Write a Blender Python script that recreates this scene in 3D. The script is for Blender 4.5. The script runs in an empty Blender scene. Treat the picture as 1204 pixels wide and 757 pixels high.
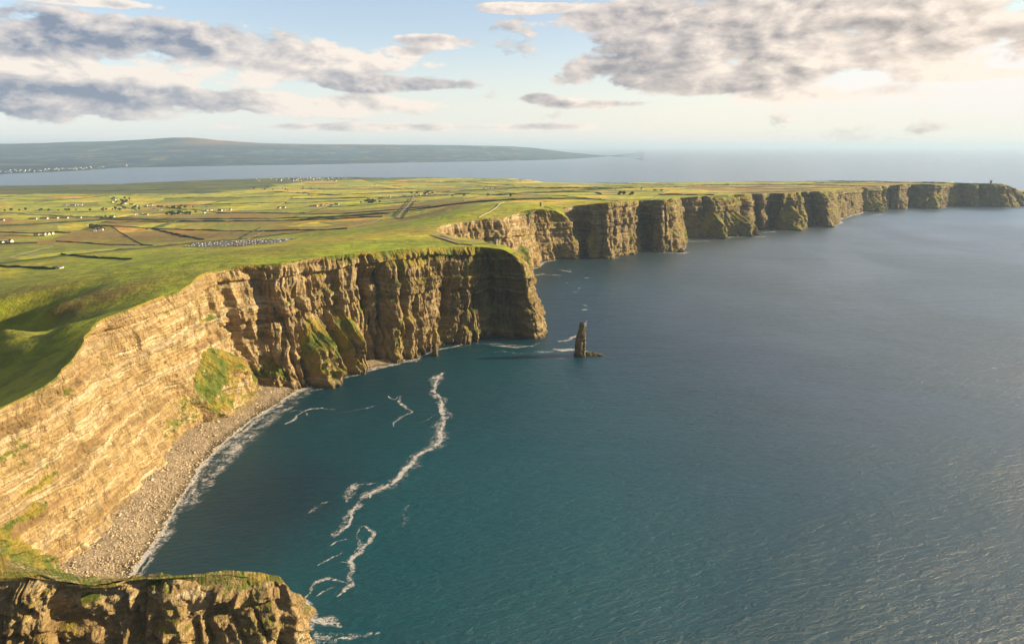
import bpy, math, random
import numpy as np
from mathutils import Vector
from mathutils.geometry import delaunay_2d_cdt

rng = np.random.default_rng(7)
random.seed(7)
SC = bpy.context.scene
COL = SC.collection
F, PITCH, H = 803.0, math.radians(14.4), 365.0   # drone camera: focal length in photo pixels, tilt, height over the sea


# ------------------------------------------------------------------ helpers
def ray(x, y):
    cx = (x - 602) / F
    cy = -(y - 378.5) / F
    return np.array([cx, math.cos(PITCH) + cy * math.sin(PITCH), -math.sin(PITCH) + cy * math.cos(PITCH)])


def at(x, y, z=0.0):
    """point at height z seen in direction (x, y) of the survey photograph"""
    d = ray(x, y)
    t = (z - H) / d[2]
    return np.array([d[0] * t, d[1] * t, z])


def atY(x, y, Y):
    d = ray(x, y)
    t = Y / d[1]
    return np.array([d[0] * t, Y, H + d[2] * t])


def _hash(ix, iy, iz, seed):
    h = (ix.astype(np.int64) * 374761393 + iy.astype(np.int64) * 668265263 + iz.astype(np.int64) * 2147483647 * 31 + seed * 1274126177) & 0xFFFFFFFF
    h = ((h ^ (h >> 13)) * 1274126177) & 0xFFFFFFFF
    h = ((h ^ (h >> 16)) * 2246822519) & 0xFFFFFFFF
    h = h ^ (h >> 15)
    return (h & 0xFFFFFF).astype(np.float32) / 8388607.5 - 1.0


def vnoise(x, y, z=0.0, seed=0):
    x, y, z = np.broadcast_arrays(np.asarray(x, float), np.asarray(y, float), np.asarray(z, float))
    fx, fy, fz = np.floor(x), np.floor(y), np.floor(z)
    u, v, w = x - fx, y - fy, z - fz
    u = u * u * u * (u * (u * 6 - 15) + 10)
    v = v * v * v * (v * (v * 6 - 15) + 10)
    w = w * w * w * (w * (w * 6 - 15) + 10)
    ix, iy, iz = fx.astype(np.int64), fy.astype(np.int64), fz.astype(np.int64)
    r = 0
    for a in (0, 1):
        for b in (0, 1):
            for c in (0, 1):
                r = r + _hash(ix + a, iy + b, iz + c, seed) * (u if a else 1 - u) * (v if b else 1 - v) * (w if c else 1 - w)
    return r


def fbm(x, y, z=0.0, seed=0, octv=4, gain=0.5):
    r, a, n = 0, 1.0, 0
    f = 1.0
    for k in range(octv):
        r = r + a * vnoise(np.asarray(x) * f, np.asarray(y) * f, np.asarray(z) * f, seed + k * 17)
        n += a
        a *= gain
        f *= 2.03
    return r / n


def ridged(x, y, z=0.0, seed=0, octv=3):
    r, a, n, f = 0, 1.0, 0, 1.0
    for k in range(octv):
        r = r + a * (1 - 2 * np.abs(vnoise(np.asarray(x) * f, np.asarray(y) * f, np.asarray(z) * f, seed + k * 13)))
        n += a
        a *= 0.5
        f *= 2.1
    return r / n


def sstep(a, b, x):
    t = np.clip((x - a) / (b - a), 0, 1)
    return t * t * (3 - 2 * t)


def smooth1(a, k):
    if k < 1:
        return a
    ker = np.exp(-0.5 * (np.arange(-3 * k, 3 * k + 1) / k) ** 2)
    ker /= ker.sum()
    p = np.pad(a, [(3 * k, 3 * k)] + [(0, 0)] * (a.ndim - 1), mode='edge')
    if a.ndim == 1:
        return np.convolve(p, ker, 'valid')
    return np.stack([np.convolve(p[:, i], ker, 'valid') for i in range(a.shape[1])], 1)


def resample(P, step):
    P = np.asarray(P, float)
    s = np.r_[0, np.cumsum(np.linalg.norm(np.diff(P[:, :2], axis=0), axis=1))]
    n = max(2, int(s[-1] / step) + 1)
    t = np.linspace(0, s[-1], n)
    return np.stack([np.interp(t, s, P[:, i]) for i in range(P.shape[1])], 1)


def new_mesh(name, V, Fc, mats=(), smooth=True, parent=None, mat_idx=None):
    me = bpy.data.meshes.new(name)
    V = np.asarray(V, dtype=np.float32)
    if isinstance(Fc, np.ndarray):
        k = Fc.shape[1]
        me.vertices.add(len(V))
        me.vertices.foreach_set('co', V.ravel())
        me.loops.add(Fc.size)
        me.loops.foreach_set('vertex_index', Fc.astype(np.int32).ravel())
        me.polygons.add(len(Fc))
        me.polygons.foreach_set('loop_start', np.arange(0, Fc.size, k, dtype=np.int32))
        me.polygons.foreach_set('loop_total', np.full(len(Fc), k, dtype=np.int32))
        me.update(calc_edges=True)
    else:
        me.from_pydata([tuple(map(float, v)) for v in V], [], Fc)
        me.update()
    for m in mats:
        me.materials.append(m)
    if mat_idx is not None:
        me.polygons.foreach_set('material_index', np.asarray(mat_idx, dtype=np.int32))
    me.polygons.foreach_set('use_smooth', np.full(len(me.polygons), smooth))
    o = bpy.data.objects.new(name, me)
    COL.objects.link(o)
    o.parent = parent
    return o


def tag(o, label=None, cat=None, group=None, kind=None):
    if label:
        o['label'] = label
    if cat:
        o['category'] = cat
    if group:
        o['group'] = group
    if kind:
        o['kind'] = kind
    return o


def vattr(o, name, arr):
    a = o.data.attributes.new(name, 'FLOAT', 'POINT')
    a.data.foreach_set('value', np.asarray(arr, dtype=np.float32).ravel())


def grid_faces(n, m):
    i = np.arange(n - 1)[:, None] * m + np.arange(m - 1)[None, :]
    return np.stack([i, i + m, i + m + 1, i + 1], -1).reshape(-1, 4)


# ------------------------------------------------------------------ node helpers
class NT:
    def __init__(self, tree):
        self.t = tree
        self.L = tree.links

    def n(self, typ, **kw):
        nd = self.t.nodes.new(typ)
        for k, v in kw.items():
            setattr(nd, k, v)
        return nd

    def set(self, sock, v):
        if isinstance(v, bpy.types.NodeSocket):
            self.L.new(v, sock)
        elif v is not None:
            sock.default_value = v

    def math(self, op, a, b=None, c=None, clamp=False):
        nd = self.n('ShaderNodeMath', operation=op, use_clamp=clamp)
        for s, v in zip(nd.inputs, (a, b, c)):
            self.set(s, v)
        return nd.outputs[0]

    def vmath(self, op, a, b=None):
        nd = self.n('ShaderNodeVectorMath', operation=op)
        self.set(nd.inputs[0], a)
        if b is not None:
            self.set(nd.inputs[1], b)
        return nd.outputs[0]

    def vscale(self, a, k):
        nd = self.n('ShaderNodeVectorMath', operation='SCALE')
        self.set(nd.inputs[0], a)
        self.set(nd.inputs['Scale'], k)
        return nd.outputs[0]

    def mix(self, f, a, b, blend='MIX'):
        nd = self.n('ShaderNodeMix', data_type='RGBA', blend_type=blend)
        self.set(nd.inputs[0], f)
        for s, v in ((nd.inputs[6], a), (nd.inputs[7], b)):
            self.set(s, tuple(v) + (1,) if isinstance(v, (tuple, list)) and len(v) == 3 else v)
        return nd.outputs[2]

    def mixf(self, f, a, b):
        nd = self.n('ShaderNodeMix', data_type='FLOAT')
        self.set(nd.inputs[0], f)
        self.set(nd.inputs[2], a)
        self.set(nd.inputs[3], b)
        return nd.outputs[0]

    def noise(self, vec, scale=1.0, detail=4, rough=0.5, dist=0.0, out='Fac'):
        nd = self.n('ShaderNodeTexNoise')
        self.set(nd.inputs['Vector'], vec)
        nd.inputs['Scale'].default_value = scale
        nd.inputs['Detail'].default_value = detail
        nd.inputs['Roughness'].default_value = rough
        nd.inputs['Distortion'].default_value = dist
        return nd.outputs[out]

    def ramp(self, f, stops, interp='LINEAR'):
        nd = self.n('ShaderNodeValToRGB')
        nd.color_ramp.interpolation = interp
        el = nd.color_ramp.elements
        while len(el) < len(stops):
            el.new(0.5)
        for e, (p, c) in zip(el, stops):
            e.position = p
            e.color = tuple(c) + (1,) if len(c) == 3 else c
        self.set(nd.inputs[0], f)
        return nd.outputs[0]

    def rng(self, v, a, b, c=0.0, d=1.0):
        nd = self.n('ShaderNodeMapRange', interpolation_type='SMOOTHSTEP')
        for s, x in zip(nd.inputs, (v, a, b, c, d)):
            self.set(s, x)
        return nd.outputs[0]

    def attr(self, name, out='Fac'):
        nd = self.n('ShaderNodeAttribute', attribute_name=name)
        return nd.outputs[out]

    def scale(self, vec, s):
        return self.vmath('MULTIPLY', vec, s)


def material(name, rough=0.9):
    m = bpy.data.materials.new(name)
    m.use_nodes = True
    t = NT(m.node_tree)
    b = m.node_tree.nodes['Principled BSDF']
    b.inputs['Roughness'].default_value = rough
    b.inputs['Specular IOR Level'].default_value = 0.25
    pos = t.n('ShaderNodeNewGeometry').outputs['Position']
    return m, t, b, pos


def simple_mat(name, col, rough=0.8, var=0.25, scale=0.8):
    m, t, b, pos = material(name, rough)
    f = t.noise(pos, scale, 3)
    lo = tuple(c * (1 - var) for c in col)
    hi = tuple(min(1, c * (1 + var)) for c in col)
    t.L.new(t.mix(f, lo, hi), b.inputs['Base Color'])
    return m


def bump(t, b, h, strength=0.5, dist=1.0, normal=None):
    nd = t.n('ShaderNodeBump')
    nd.inputs['Strength'].default_value = strength
    nd.inputs['Distance'].default_value = dist
    t.set(nd.inputs['Height'], h)
    if normal is not None:
        t.L.new(normal, nd.inputs['Normal'])
    t.L.new(nd.outputs[0], b.inputs['Normal'])
    return nd.outputs[0]


# ------------------------------------------------------------------ materials
def grass_nodes(t, pos):
    big = t.noise(pos, 0.012, 4)
    fine = t.noise(pos, 0.25, 5, 0.65)
    c = t.mix(t.rng(big, 0.35, 0.65), (0.060, 0.105, 0.010), (0.150, 0.160, 0.022))
    c = t.mix(t.rng(fine, 0.35, 0.75, 0.0, 0.55), c, (0.20, 0.165, 0.045))
    return c


def make_rock_mat():
    m, t, b, pos = material('cliff_rock', 0.92)
    uv = t.n('ShaderNodeUVMap', uv_map='UVMap').outputs[0]
    sep = t.n('ShaderNodeSeparateXYZ')
    t.L.new(pos, sep.inputs[0])
    X, Y, Z = sep.outputs
    warp = t.noise(pos, 0.006, 3)
    zz = t.math('ADD', Z, t.math('MULTIPLY', warp, 26.0))
    comb = t.n('ShaderNodeCombineXYZ')
    t.set(comb.inputs[0], t.math('MULTIPLY', X, 0.0035))
    t.set(comb.inputs[1], t.math('MULTIPLY', Y, 0.0035))
    t.set(comb.inputs[2], t.math('MULTIPLY', zz, 0.10))
    bed = t.noise(comb.outputs[0], 1.0, 5, 0.62)
    comb2 = t.n('ShaderNodeCombineXYZ')
    t.set(comb2.inputs[0], t.math('MULTIPLY', X, 0.012))
    t.set(comb2.inputs[1], t.math('MULTIPLY', Y, 0.012))
    t.set(comb2.inputs[2], t.math('MULTIPLY', zz, 0.6))
    bedf = t.noise(comb2.outputs[0], 1.0, 3, 0.6)
    tone = t.attr('tone')
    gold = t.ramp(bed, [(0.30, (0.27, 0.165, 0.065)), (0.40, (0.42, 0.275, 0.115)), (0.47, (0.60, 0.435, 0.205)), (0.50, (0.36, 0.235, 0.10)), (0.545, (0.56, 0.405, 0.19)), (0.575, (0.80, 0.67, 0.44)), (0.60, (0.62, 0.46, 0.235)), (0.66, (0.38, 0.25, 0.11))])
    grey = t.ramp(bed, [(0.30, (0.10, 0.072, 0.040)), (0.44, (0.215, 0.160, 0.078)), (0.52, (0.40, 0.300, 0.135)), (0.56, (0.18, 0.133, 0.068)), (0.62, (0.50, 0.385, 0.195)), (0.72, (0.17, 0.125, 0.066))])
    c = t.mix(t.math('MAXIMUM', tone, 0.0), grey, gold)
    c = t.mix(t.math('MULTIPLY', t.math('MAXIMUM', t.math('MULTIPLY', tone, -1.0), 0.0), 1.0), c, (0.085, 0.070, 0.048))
    for zb, hw, st_ in ((168, 2.6, .75), (137, 2.2, .8), (131, 1.2, .5), (104, 1.8, .5)):
        dz = t.math('ABSOLUTE', t.math('SUBTRACT', zz, zb))
        c = t.mix(t.math('MULTIPLY', t.rng(dz, hw * .5, hw, st_, 0.0), t.rng(bedf, .3, .55)), c, (0.66, 0.54, 0.35))
    och = t.noise(t.scale(uv, (0.05, 0.022, 1.0)), 1.0, 5, .65)
    c = t.mix(t.math('MULTIPLY', t.rng(och, .47, .62, 0.0, .6), t.math('SUBTRACT', 1.0, t.math('ABSOLUTE', tone), clamp=True)), c, (0.27, 0.215, 0.040))
    c = t.mix(t.rng(bedf, 0.42, 0.62, 0.0, 0.6), c, t.mix(0.5, c, (0.10, 0.08, 0.06)))
    # vertical water staining and lichen, running down the face
    cv = t.scale(uv, (0.12, 0.012, 1.0))
    st = t.noise(cv, 1.0, 5, 0.6, 0.3)
    c = t.mix(t.rng(st, 0.52, 0.68, 0.0, 0.45), c, t.mix(0.75, c, (0.07, 0.06, 0.05)))
    mot = t.noise(pos, 0.045, 5, 0.6)
    c = t.mix(t.rng(mot, 0.42, 0.62, 0.0, 0.75), c, t.mix(0.62, c, (0.17, 0.115, 0.035)))
    mm = t.noise(pos, 0.13, 5, 0.65)
    c = t.mix(t.rng(mm, 0.46, 0.60, 0.0, 0.5), c, t.mix(0.6, c, (0.10, 0.085, 0.05)))
    fine = t.noise(pos, 0.55, 5, 0.7)
    c = t.mix(t.rng(fine, 0.25, 0.75, 0.45, 0.0), c, t.mix(0.7, c, (0.05, 0.04, 0.03)))
    # turf on ledges
    g = t.attr('grass')
    gn = t.noise(pos, 0.30, 6, 0.78)
    gm = t.rng(t.math('ADD', g, t.math('MULTIPLY', t.math('SUBTRACT', gn, 0.5), 2.4)), 0.46, 0.60)
    gcol = t.mix(t.rng(t.noise(pos, 0.03, 3), 0.4, 0.6), (0.100, 0.130, 0.018), (0.25, 0.195, 0.030))
    c = t.mix(gm, c, gcol)
    wet = t.rng(Z, 1.0, 9.0, 0.75, 0.0)
    c = t.mix(wet, c, (0.045, 0.038, 0.028))
    t.L.new(c, b.inputs['Base Color'])
    h1 = t.noise(pos, 0.35, 6, 0.7)
    h2 = t.noise(t.scale(uv, (0.35, 0.05, 1.0)), 1.0, 4, 0.6)
    h3 = t.noise(pos, 0.11, 4, 0.6)
    hh = t.math('ADD', t.math('ADD', t.math('MULTIPLY', h1, 1.3), t.math('MULTIPLY', h3, 3.0)), t.math('ADD', t.math('MULTIPLY', h2, 1.3), t.math('MULTIPLY', bedf, 0.9)))
    bump(t, b, hh, 1.0, 2.2)
    return m


def make_ground_mat():
    m, t, b, pos = material('ground', 0.95)
    fc = t.attr('field', 'Color')
    n1 = t.noise(pos, 0.004, 4, 0.55)
    n2 = t.noise(pos, 0.03, 5, 0.6)
    n3 = t.noise(pos, 0.3, 4, 0.7)
    c = t.mix(t.rng(n1, 0.44, 0.60, 0.0, 0.5), fc, t.mix(0.75, fc, (0.22, 0.155, 0.035)))
    c = t.mix(t.rng(n2, 0.44, 0.62, 0.0, 0.6), c, t.mix(0.7, c, (0.055, 0.095, 0.010)))
    c = t.mix(t.rng(n3, 0.3, 0.75, 0.0, 0.4), c, t.mix(0.5, c, (0.21, 0.19, 0.06)))
    n4 = t.noise(t.scale(pos, (0.011, 0.03, 0.02)), 1.0, 5, 0.7, 0.6)
    c = t.mix(t.rng(n4, 0.47, 0.60, 0.0, 0.65), c, t.mix(0.7, c, (0.100, 0.130, 0.008)))
    n5 = t.noise(pos, 0.09, 4, 0.7)
    c = t.mix(t.rng(n5, 0.50, 0.68, 0.0, 0.5), c, t.mix(0.6, c, (0.07, 0.085, 0.015)))
    rough = t.attr('moor')
    c = t.mix(t.math('MULTIPLY', rough, t.rng(n2, 0.3, 0.6, 0.5, 1.0)), c, (0.150, 0.110, 0.022))
    t.L.new(c, b.inputs['Base Color'])
    bump(t, b, t.math('ADD', t.math('MULTIPLY', n3, 1.0), t.math('MULTIPLY', n2, 7.0)), 0.8, 1.0)
    return m


def make_sea_mat():
    m, t, b, pos = material('sea_water', 0.16)
    b.inputs['IOR'].default_value = 1.33
    b.inputs['Specular IOR Level'].default_value = 0.7
    rot = t.n('ShaderNodeVectorRotate', rotation_type='Z_AXIS')
    t.L.new(pos, rot.inputs['Vector'])
    rot.inputs['Angle'].default_value = math.radians(-14)
    p = rot.outputs[0]
    sw = t.noise(t.scale(p, (0.012, 0.035, 0.02)), 1.0, 3, 0.5, 0.4)
    wv = t.noise(t.scale(p, (0.07, 0.20, 0.12)), 1.0, 5, 0.62, 0.5)
    rp = t.noise(t.scale(p, (0.30, 0.8, 0.4)), 1.0, 5, 0.7, 0.3)
    tur = t.attr('shallow')
    big = t.noise(t.scale(pos, (0.0011, 0.0016, 1)), 1.0, 4, 0.55)
    c = t.mix(t.rng(big, 0.38, 0.66), (0.0005, 0.021, 0.042), (0.0006, 0.038, 0.060))
    c = t.mix(t.attr('open'), c, (0.050, 0.068, 0.074))  # grey sky reflection outside the bay, put into the base colour
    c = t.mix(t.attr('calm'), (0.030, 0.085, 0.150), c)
    c = t.mix(tur, c, (0.0006, 0.060, 0.082))
    c = t.mix(t.rng(wv, 0.45, 0.75, 0.0, 0.35), c, (0.006, 0.040, 0.050))
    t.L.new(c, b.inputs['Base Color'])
    slick = t.noise(t.scale(pos, (0.0022, 0.0012, 1)), 1.0, 3, 0.5, 0.6)
    t.L.new(t.mixf(t.attr('calm'), 0.24, t.rng(slick, 0.35, 0.65, 0.34, 0.44)), b.inputs['Roughness'])
    hh = t.math('ADD', t.math('MULTIPLY', sw, 2.6), t.math('ADD', t.math('MULTIPLY', wv, 2.0), t.math('MULTIPLY', rp, 0.9)))
    calm = t.attr('calm')
    gust = t.noise(t.scale(pos, (0.0016, 0.0030, 1)), 1.0, 5, 0.6, 0.5)
    hh = t.math('MULTIPLY', hh, t.math('MULTIPLY', calm, t.rng(gust, 0.36, 0.62, 0.65, 1.1)))
    bump(t, b, hh, 1.0, 1.0)
    return m


def make_foam_mat():
    m, t, b, pos = material('sea_foam', 0.7)
    uv = t.n('ShaderNodeUVMap', uv_map='UVMap').outputs[0]
    sep = t.n('ShaderNodeSeparateXYZ')
    t.L.new(uv, sep.inputs[0])
    edge = t.math('SUBTRACT', 1.0, t.math('ABSOLUTE', t.math('SUBTRACT', t.math('MULTIPLY', sep.outputs[1], 2.0), 1.0)))
    ends = t.attr('dens')
    n = t.noise(pos, 0.10, 6, 0.72, 0.8)
    n2 = t.noise(pos, 0.45, 4, 0.7, 0.6)
    a = t.math('ADD', t.math('MULTIPLY', edge, 0.60), t.math('ADD', t.math('MULTIPLY', t.math('SUBTRACT', n, 0.5), 4.2), t.math('MULTIPLY', t.math('SUBTRACT', n2, 0.5), 4.0)))
    a = t.math('ADD', a, t.math('SUBTRACT', ends, 0.84))
    al = t.math('MULTIPLY', t.math('MULTIPLY', t.rng(a, 0.0, 1.25), t.rng(t.noise(pos, 0.9, 4, 0.8), 0.30, 0.62, 0.35, 1.0)), t.rng(edge, 0.0, 0.5))
    b.inputs['Base Color'].default_value = (0.64, 0.62, 0.60, 1)
    t.L.new(t.math('MULTIPLY', al, t.math('MINIMUM', t.math('ADD', ends, 0.15), 0.95)), b.inputs['Alpha'])
    return m


def make_beach_mat():
    m, t, b, pos = material('beach_cobble', 0.9)
    v = t.n('ShaderNodeTexVoronoi')
    t.L.new(pos, v.inputs['Vector'])
    v.inputs['Scale'].default_value = 0.55
    n = t.noise(pos, 0.05, 4)
    c = t.mix(v.outputs['Color'], (0.11, 0.085, 0.055), (0.40, 0.32, 0.215))
    c = t.mix(t.rng(n, 0.35, 0.7, 0, 0.6), c, (0.14, 0.11, 0.07))
    sep = t.n('ShaderNodeSeparateXYZ')
    t.L.new(pos, sep.inputs[0])
    c = t.mix(t.rng(sep.outputs[2], 0.3, 2.6, 0.9, 0.0), c, (0.05, 0.042, 0.022))
    t.L.new(c, b.inputs['Base Color'])
    bump(t, b, v.outputs['Distance'], -1.0, 1.5)
    return m


def make_hill_mat():
    m, t, b, pos = material('far_hills', 0.95)
    v = t.n('ShaderNodeTexVoronoi')
    t.L.new(t.scale(pos, (1, 0.35, 0)), v.inputs['Vector'])
    v.inputs['Scale'].default_value = 0.0013
    n = t.noise(t.scale(pos, (0.0004, 0.0006, 0)), 1.0, 5)
    c = t.mix(t.rng(t.noise(t.scale(pos, (0.0022, 0.0009, 0)), 1.0, 5, .7), .5, .66), t.mix(v.outputs['Color'], (0.002, 0.028, 0.085), (0.022, 0.095, 0.150)), (0.19, 0.20, 0.11))  # part of the distance haze is put into these blue albedos
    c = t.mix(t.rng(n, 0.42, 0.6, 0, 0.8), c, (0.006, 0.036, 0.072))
    sep = t.n('ShaderNodeSeparateXYZ')
    t.L.new(pos, sep.inputs[0])
    moor = t.math('MULTIPLY', t.rng(sep.outputs[2], 330, 520), t.rng(sep.outputs[0], -11500, -9500))
    c = t.mix(t.math('MULTIPLY', moor, t.rng(n, 0.3, 0.5)), c, (0.20, 0.125, 0.085))
    t.L.new(c, b.inputs['Base Color'])
    return m


M_ROCK = make_rock_mat()
M_GROUND = make_ground_mat()
M_SEA = make_sea_mat()
M_FOAM = make_foam_mat()
M_BEACH = make_beach_mat()
M_HILL = make_hill_mat()
M_WALL = simple_mat('white_render', (0.58, 0.55, 0.49), 0.8, 0.08)
M_SLATE = simple_mat('slate_roof', (0.075, 0.075, 0.085), 0.6, 0.2)
M_STONE = simple_mat('grey_stone', (0.26, 0.23, 0.19), 0.9, 0.3)
M_HEDGE = simple_mat('hedge_green', (0.034, 0.050, 0.014), 0.95, 0.4, 0.2)
M_DRYWALL = simple_mat('field_wall_stone', (0.13, 0.115, 0.075), 0.95, 0.35, 0.5)
M_ASPH = simple_mat('asphalt', (0.105, 0.10, 0.10), 0.9, 0.2)
M_PATH = simple_mat('gravel_path', (0.30, 0.245, 0.17), 0.95, 0.25)
M_BARK = simple_mat('bark', (0.06, 0.045, 0.03), 0.9)
M_LEAF = simple_mat('tree_leaves', (0.030, 0.050, 0.012), 0.9, 0.4, 0.3)
M_GLASS = simple_mat('dark_glass', (0.02, 0.022, 0.025), 0.15, 0.1)
M_TYRE = simple_mat('tyre_rubber', (0.02, 0.02, 0.02), 0.8, 0.1)
M_BOULDER = simple_mat('boulder_stone', (0.42, 0.34, 0.23), 0.9, 0.5, 0.12)

# ------------------------------------------------------------------ coastline
# stations along the cliffs: rim point (x, y, z) and foot of the cliff (x, y)
ST = []          # rim xyz, base xy, tone, flute, brow


def S(rim, base, tone=0.0, flute=1.0, brow=0.0):
    ST.append((rim[0], rim[1], rim[2], base[0], base[1], tone, flute, brow))


def P0(x, y):
    return at(x, y, 0)[:2]


S((-900, -500, 120), (-830, -500), 1, .3)
S((-640, 60, 132), (-570, 60), 1, .3)
S((-540, 250, 142), (-465, 250), 1, .3)
S((-462, 400, 147), (-402, 400), 1, .3)
S(at(0, 479, 150), P0(60, 700), 1, .25)
S(at(34, 461, 152), P0(81, 673), 1, .25)
S(at(62, 446, 155), P0(112, 646), 1, .25)
S(at(75, 432, 159), P0(143, 605), 1, .25)
S(at(103, 393, 170), P0(168, 576), 1, .25)
S(at(113, 377, 174), P0(193, 547), 1, .25)
S(at(154, 362, 178), P0(220, 509), 1, .25)
S(at(192, 348, 182), P0(234, 503), 1, .3)
S(at(213, 341, 183), P0(255, 487), 1, .35)
S(at(237, 321, 188), P0(292, 465), .95, .5)
S(at(268, 314, 188), P0(318, 456), .9, .8)
S(at(330, 309, 189), P0(352, 457), .7, 1.1)
S(at(359, 303, 190), P0(385, 446), .55, 1.1)
S(at(400, 299, 188), P0(422, 434), .45, 1.1, .5)
S(at(440, 296, 187), P0(460, 428), .35, 1.2, .8)
S(at(475, 293, 186), P0(490, 421), .35, 1.2, 1)
S(at(509, 291, 184), P0(509, 413), .35, 1.2, 1)
S(at(544, 289, 182), P0(544, 404), .3, 1.2, 1)
S(at(570, 289.5, 180), P0(578, 397), .2, 1.2, 1)
S(at(592, 291, 178), P0(612, 396.5), .15, 1.0, 1)
NOSE = len(ST)
S(at(602, 298, 170), P0(638, 398), .25, .8, 1)
S((0, 1335, 172), (66, 1340), .3, .8, 1)
S((-50, 1410, 172), (10, 1430), .3)
S((-130, 1510, 170), (-70, 1530), .4)
S((-180, 1640, 167), (-125, 1650), .5)
S((-195, 1760, 163), (-140, 1765), .6)
S(at(527, 262, 160), (-120, 1850), .6)
S(at(563, 258, 161), (-60, 1900), .5)
S(at(593, 256, 162), (0, 1920), .7, .8)
S(at(609, 250, 167), P0(617, 326), .75, .7)
S(at(620, 247.5, 172), P0(623, 319), .75, .7, .3)
S(at(629, 246, 175), P0(633, 311), .7, .8, .6)
S(at(640, 246, 173), P0(653, 304.5), .6, .8, 1)
S(at(651, 247.5, 166), P0(668, 304), .5, .8, 1)
CAPE = len(ST)
S(at(664, 254, 146), P0(681, 304), .4, .8, 1)
S((165, 2310, 168), (232, 2305), .3)


def R(rx, ry, bx, by, back=45, tone=.3, flute=1.0, brow=0.3):
    b = P0(bx, by)
    S(atY(rx, ry, b[1] + back), b, tone, flute, brow)


R(672, 243, 688, 300, 45)
R(689, 241, 699, 301, 50)
R(702, 239, 706, 304.5, 40, .4, 1, .8)
R(721, 237, 719, 304.5, 40, .45)
R(738, 236.5, 738, 300.5, 35, .5)
R(747, 236, 748, 297, 40, .3)
R(756, 236, 757, 288, 40, .2)
R(767, 235.5, 768, 291, 40, .2)
R(778, 235, 778, 297, 40, .3)
R(789, 233, 799, 296, 60, .5, 1, .6)
SPUR = len(ST)
R(796, 232, 803, 288, 50, .4)
R(804, 232, 811, 281, 50, .2)
R(820, 231, 828, 280, 60, .35)
R(842, 230, 852, 278.5, 60, .3, 1, 1)
R(860, 229, 872, 277, 60, .35, 1, 1)
R(873, 228.7, 880, 275, 60, .4, 1, 1)
R(884, 228.4, 887, 269, 60, .3)
R(896, 228, 897, 271, 60, .5, 1)
R(905, 227.6, 903, 266, 60, .2)
R(920, 227, 914, 270, 60, .2, 1, 1)
R(938, 226, 943, 269, 80, .25, 1, 1)
R(952, 225.6, 955, 263.5, 80, .2)
R(964, 225, 977, 267.5, 100, .4, .8, 1)
R(972, 224.4, 981, 262, 80, .3)
R(985, 223, 989, 255, 80, .3)
R(1000, 222, 1000, 252, 80, .3)
R(1016, 220.5, 1015, 248.5, 80, .5, 1)
R(1033, 219.6, 1033, 248, 80, .4, 1, 1)
R(1046, 218.8, 1045, 245, 80, .2)
R(1060, 217.4, 1058, 247.4, 80, .5, 1)
R(1074, 216.8, 1072, 242.6, 80, .2)
R(1090, 216.4, 1088, 245.4, 80, .5, 1, 1)
R(1102, 216.2, 1100, 245, 80, .3)
R(1116, 216, 1114, 242, 80, .2)
R(1150, 215.6, 1150, 243.2, 80, .2, 1, 1)
R(1178, 216.2, 1186, 243.6, 80, .3)
R(1188, 219.5, 1204, 243, 80, .2)
R(1200, 226.5, 1217, 241.5, 80, .2)
S((3560, 4560, 60), (3640, 4560), .2)
S((3480, 4900, 70), (3560, 4930), .2)
ST = np.array(ST)
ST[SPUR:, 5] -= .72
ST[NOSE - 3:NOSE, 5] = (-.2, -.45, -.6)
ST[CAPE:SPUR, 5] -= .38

# far coast of the peninsula, away from the cliffs (x, y, z)
FAR = np.array([(3420, 5100, 60)] + [tuple(at(*a)) for a in (
    (1150, 214.5, 100), (1097, 213.4, 90), (1000, 213.2, 60), (904, 213.1, 25), (800, 214.3, 12), (726, 215.2, 8), (675, 215.2, 5), (640, 214.4, 3),
    (622, 211.5, 3), (600, 210.0, 3), (540, 209.4, 3), (470, 209.6, 3), (400, 208.2, 3), (330, 209.5, 3), (266, 211, 3), (200, 213.5, 3), (133, 216.5, 3), (60, 217.5, 3), (0, 218.5, 3))]
    + [(-6800, 6300, 3), (-9500, 5600, 3), (-9500, -1800, 20), (-1300, -1800, 90)])

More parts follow.
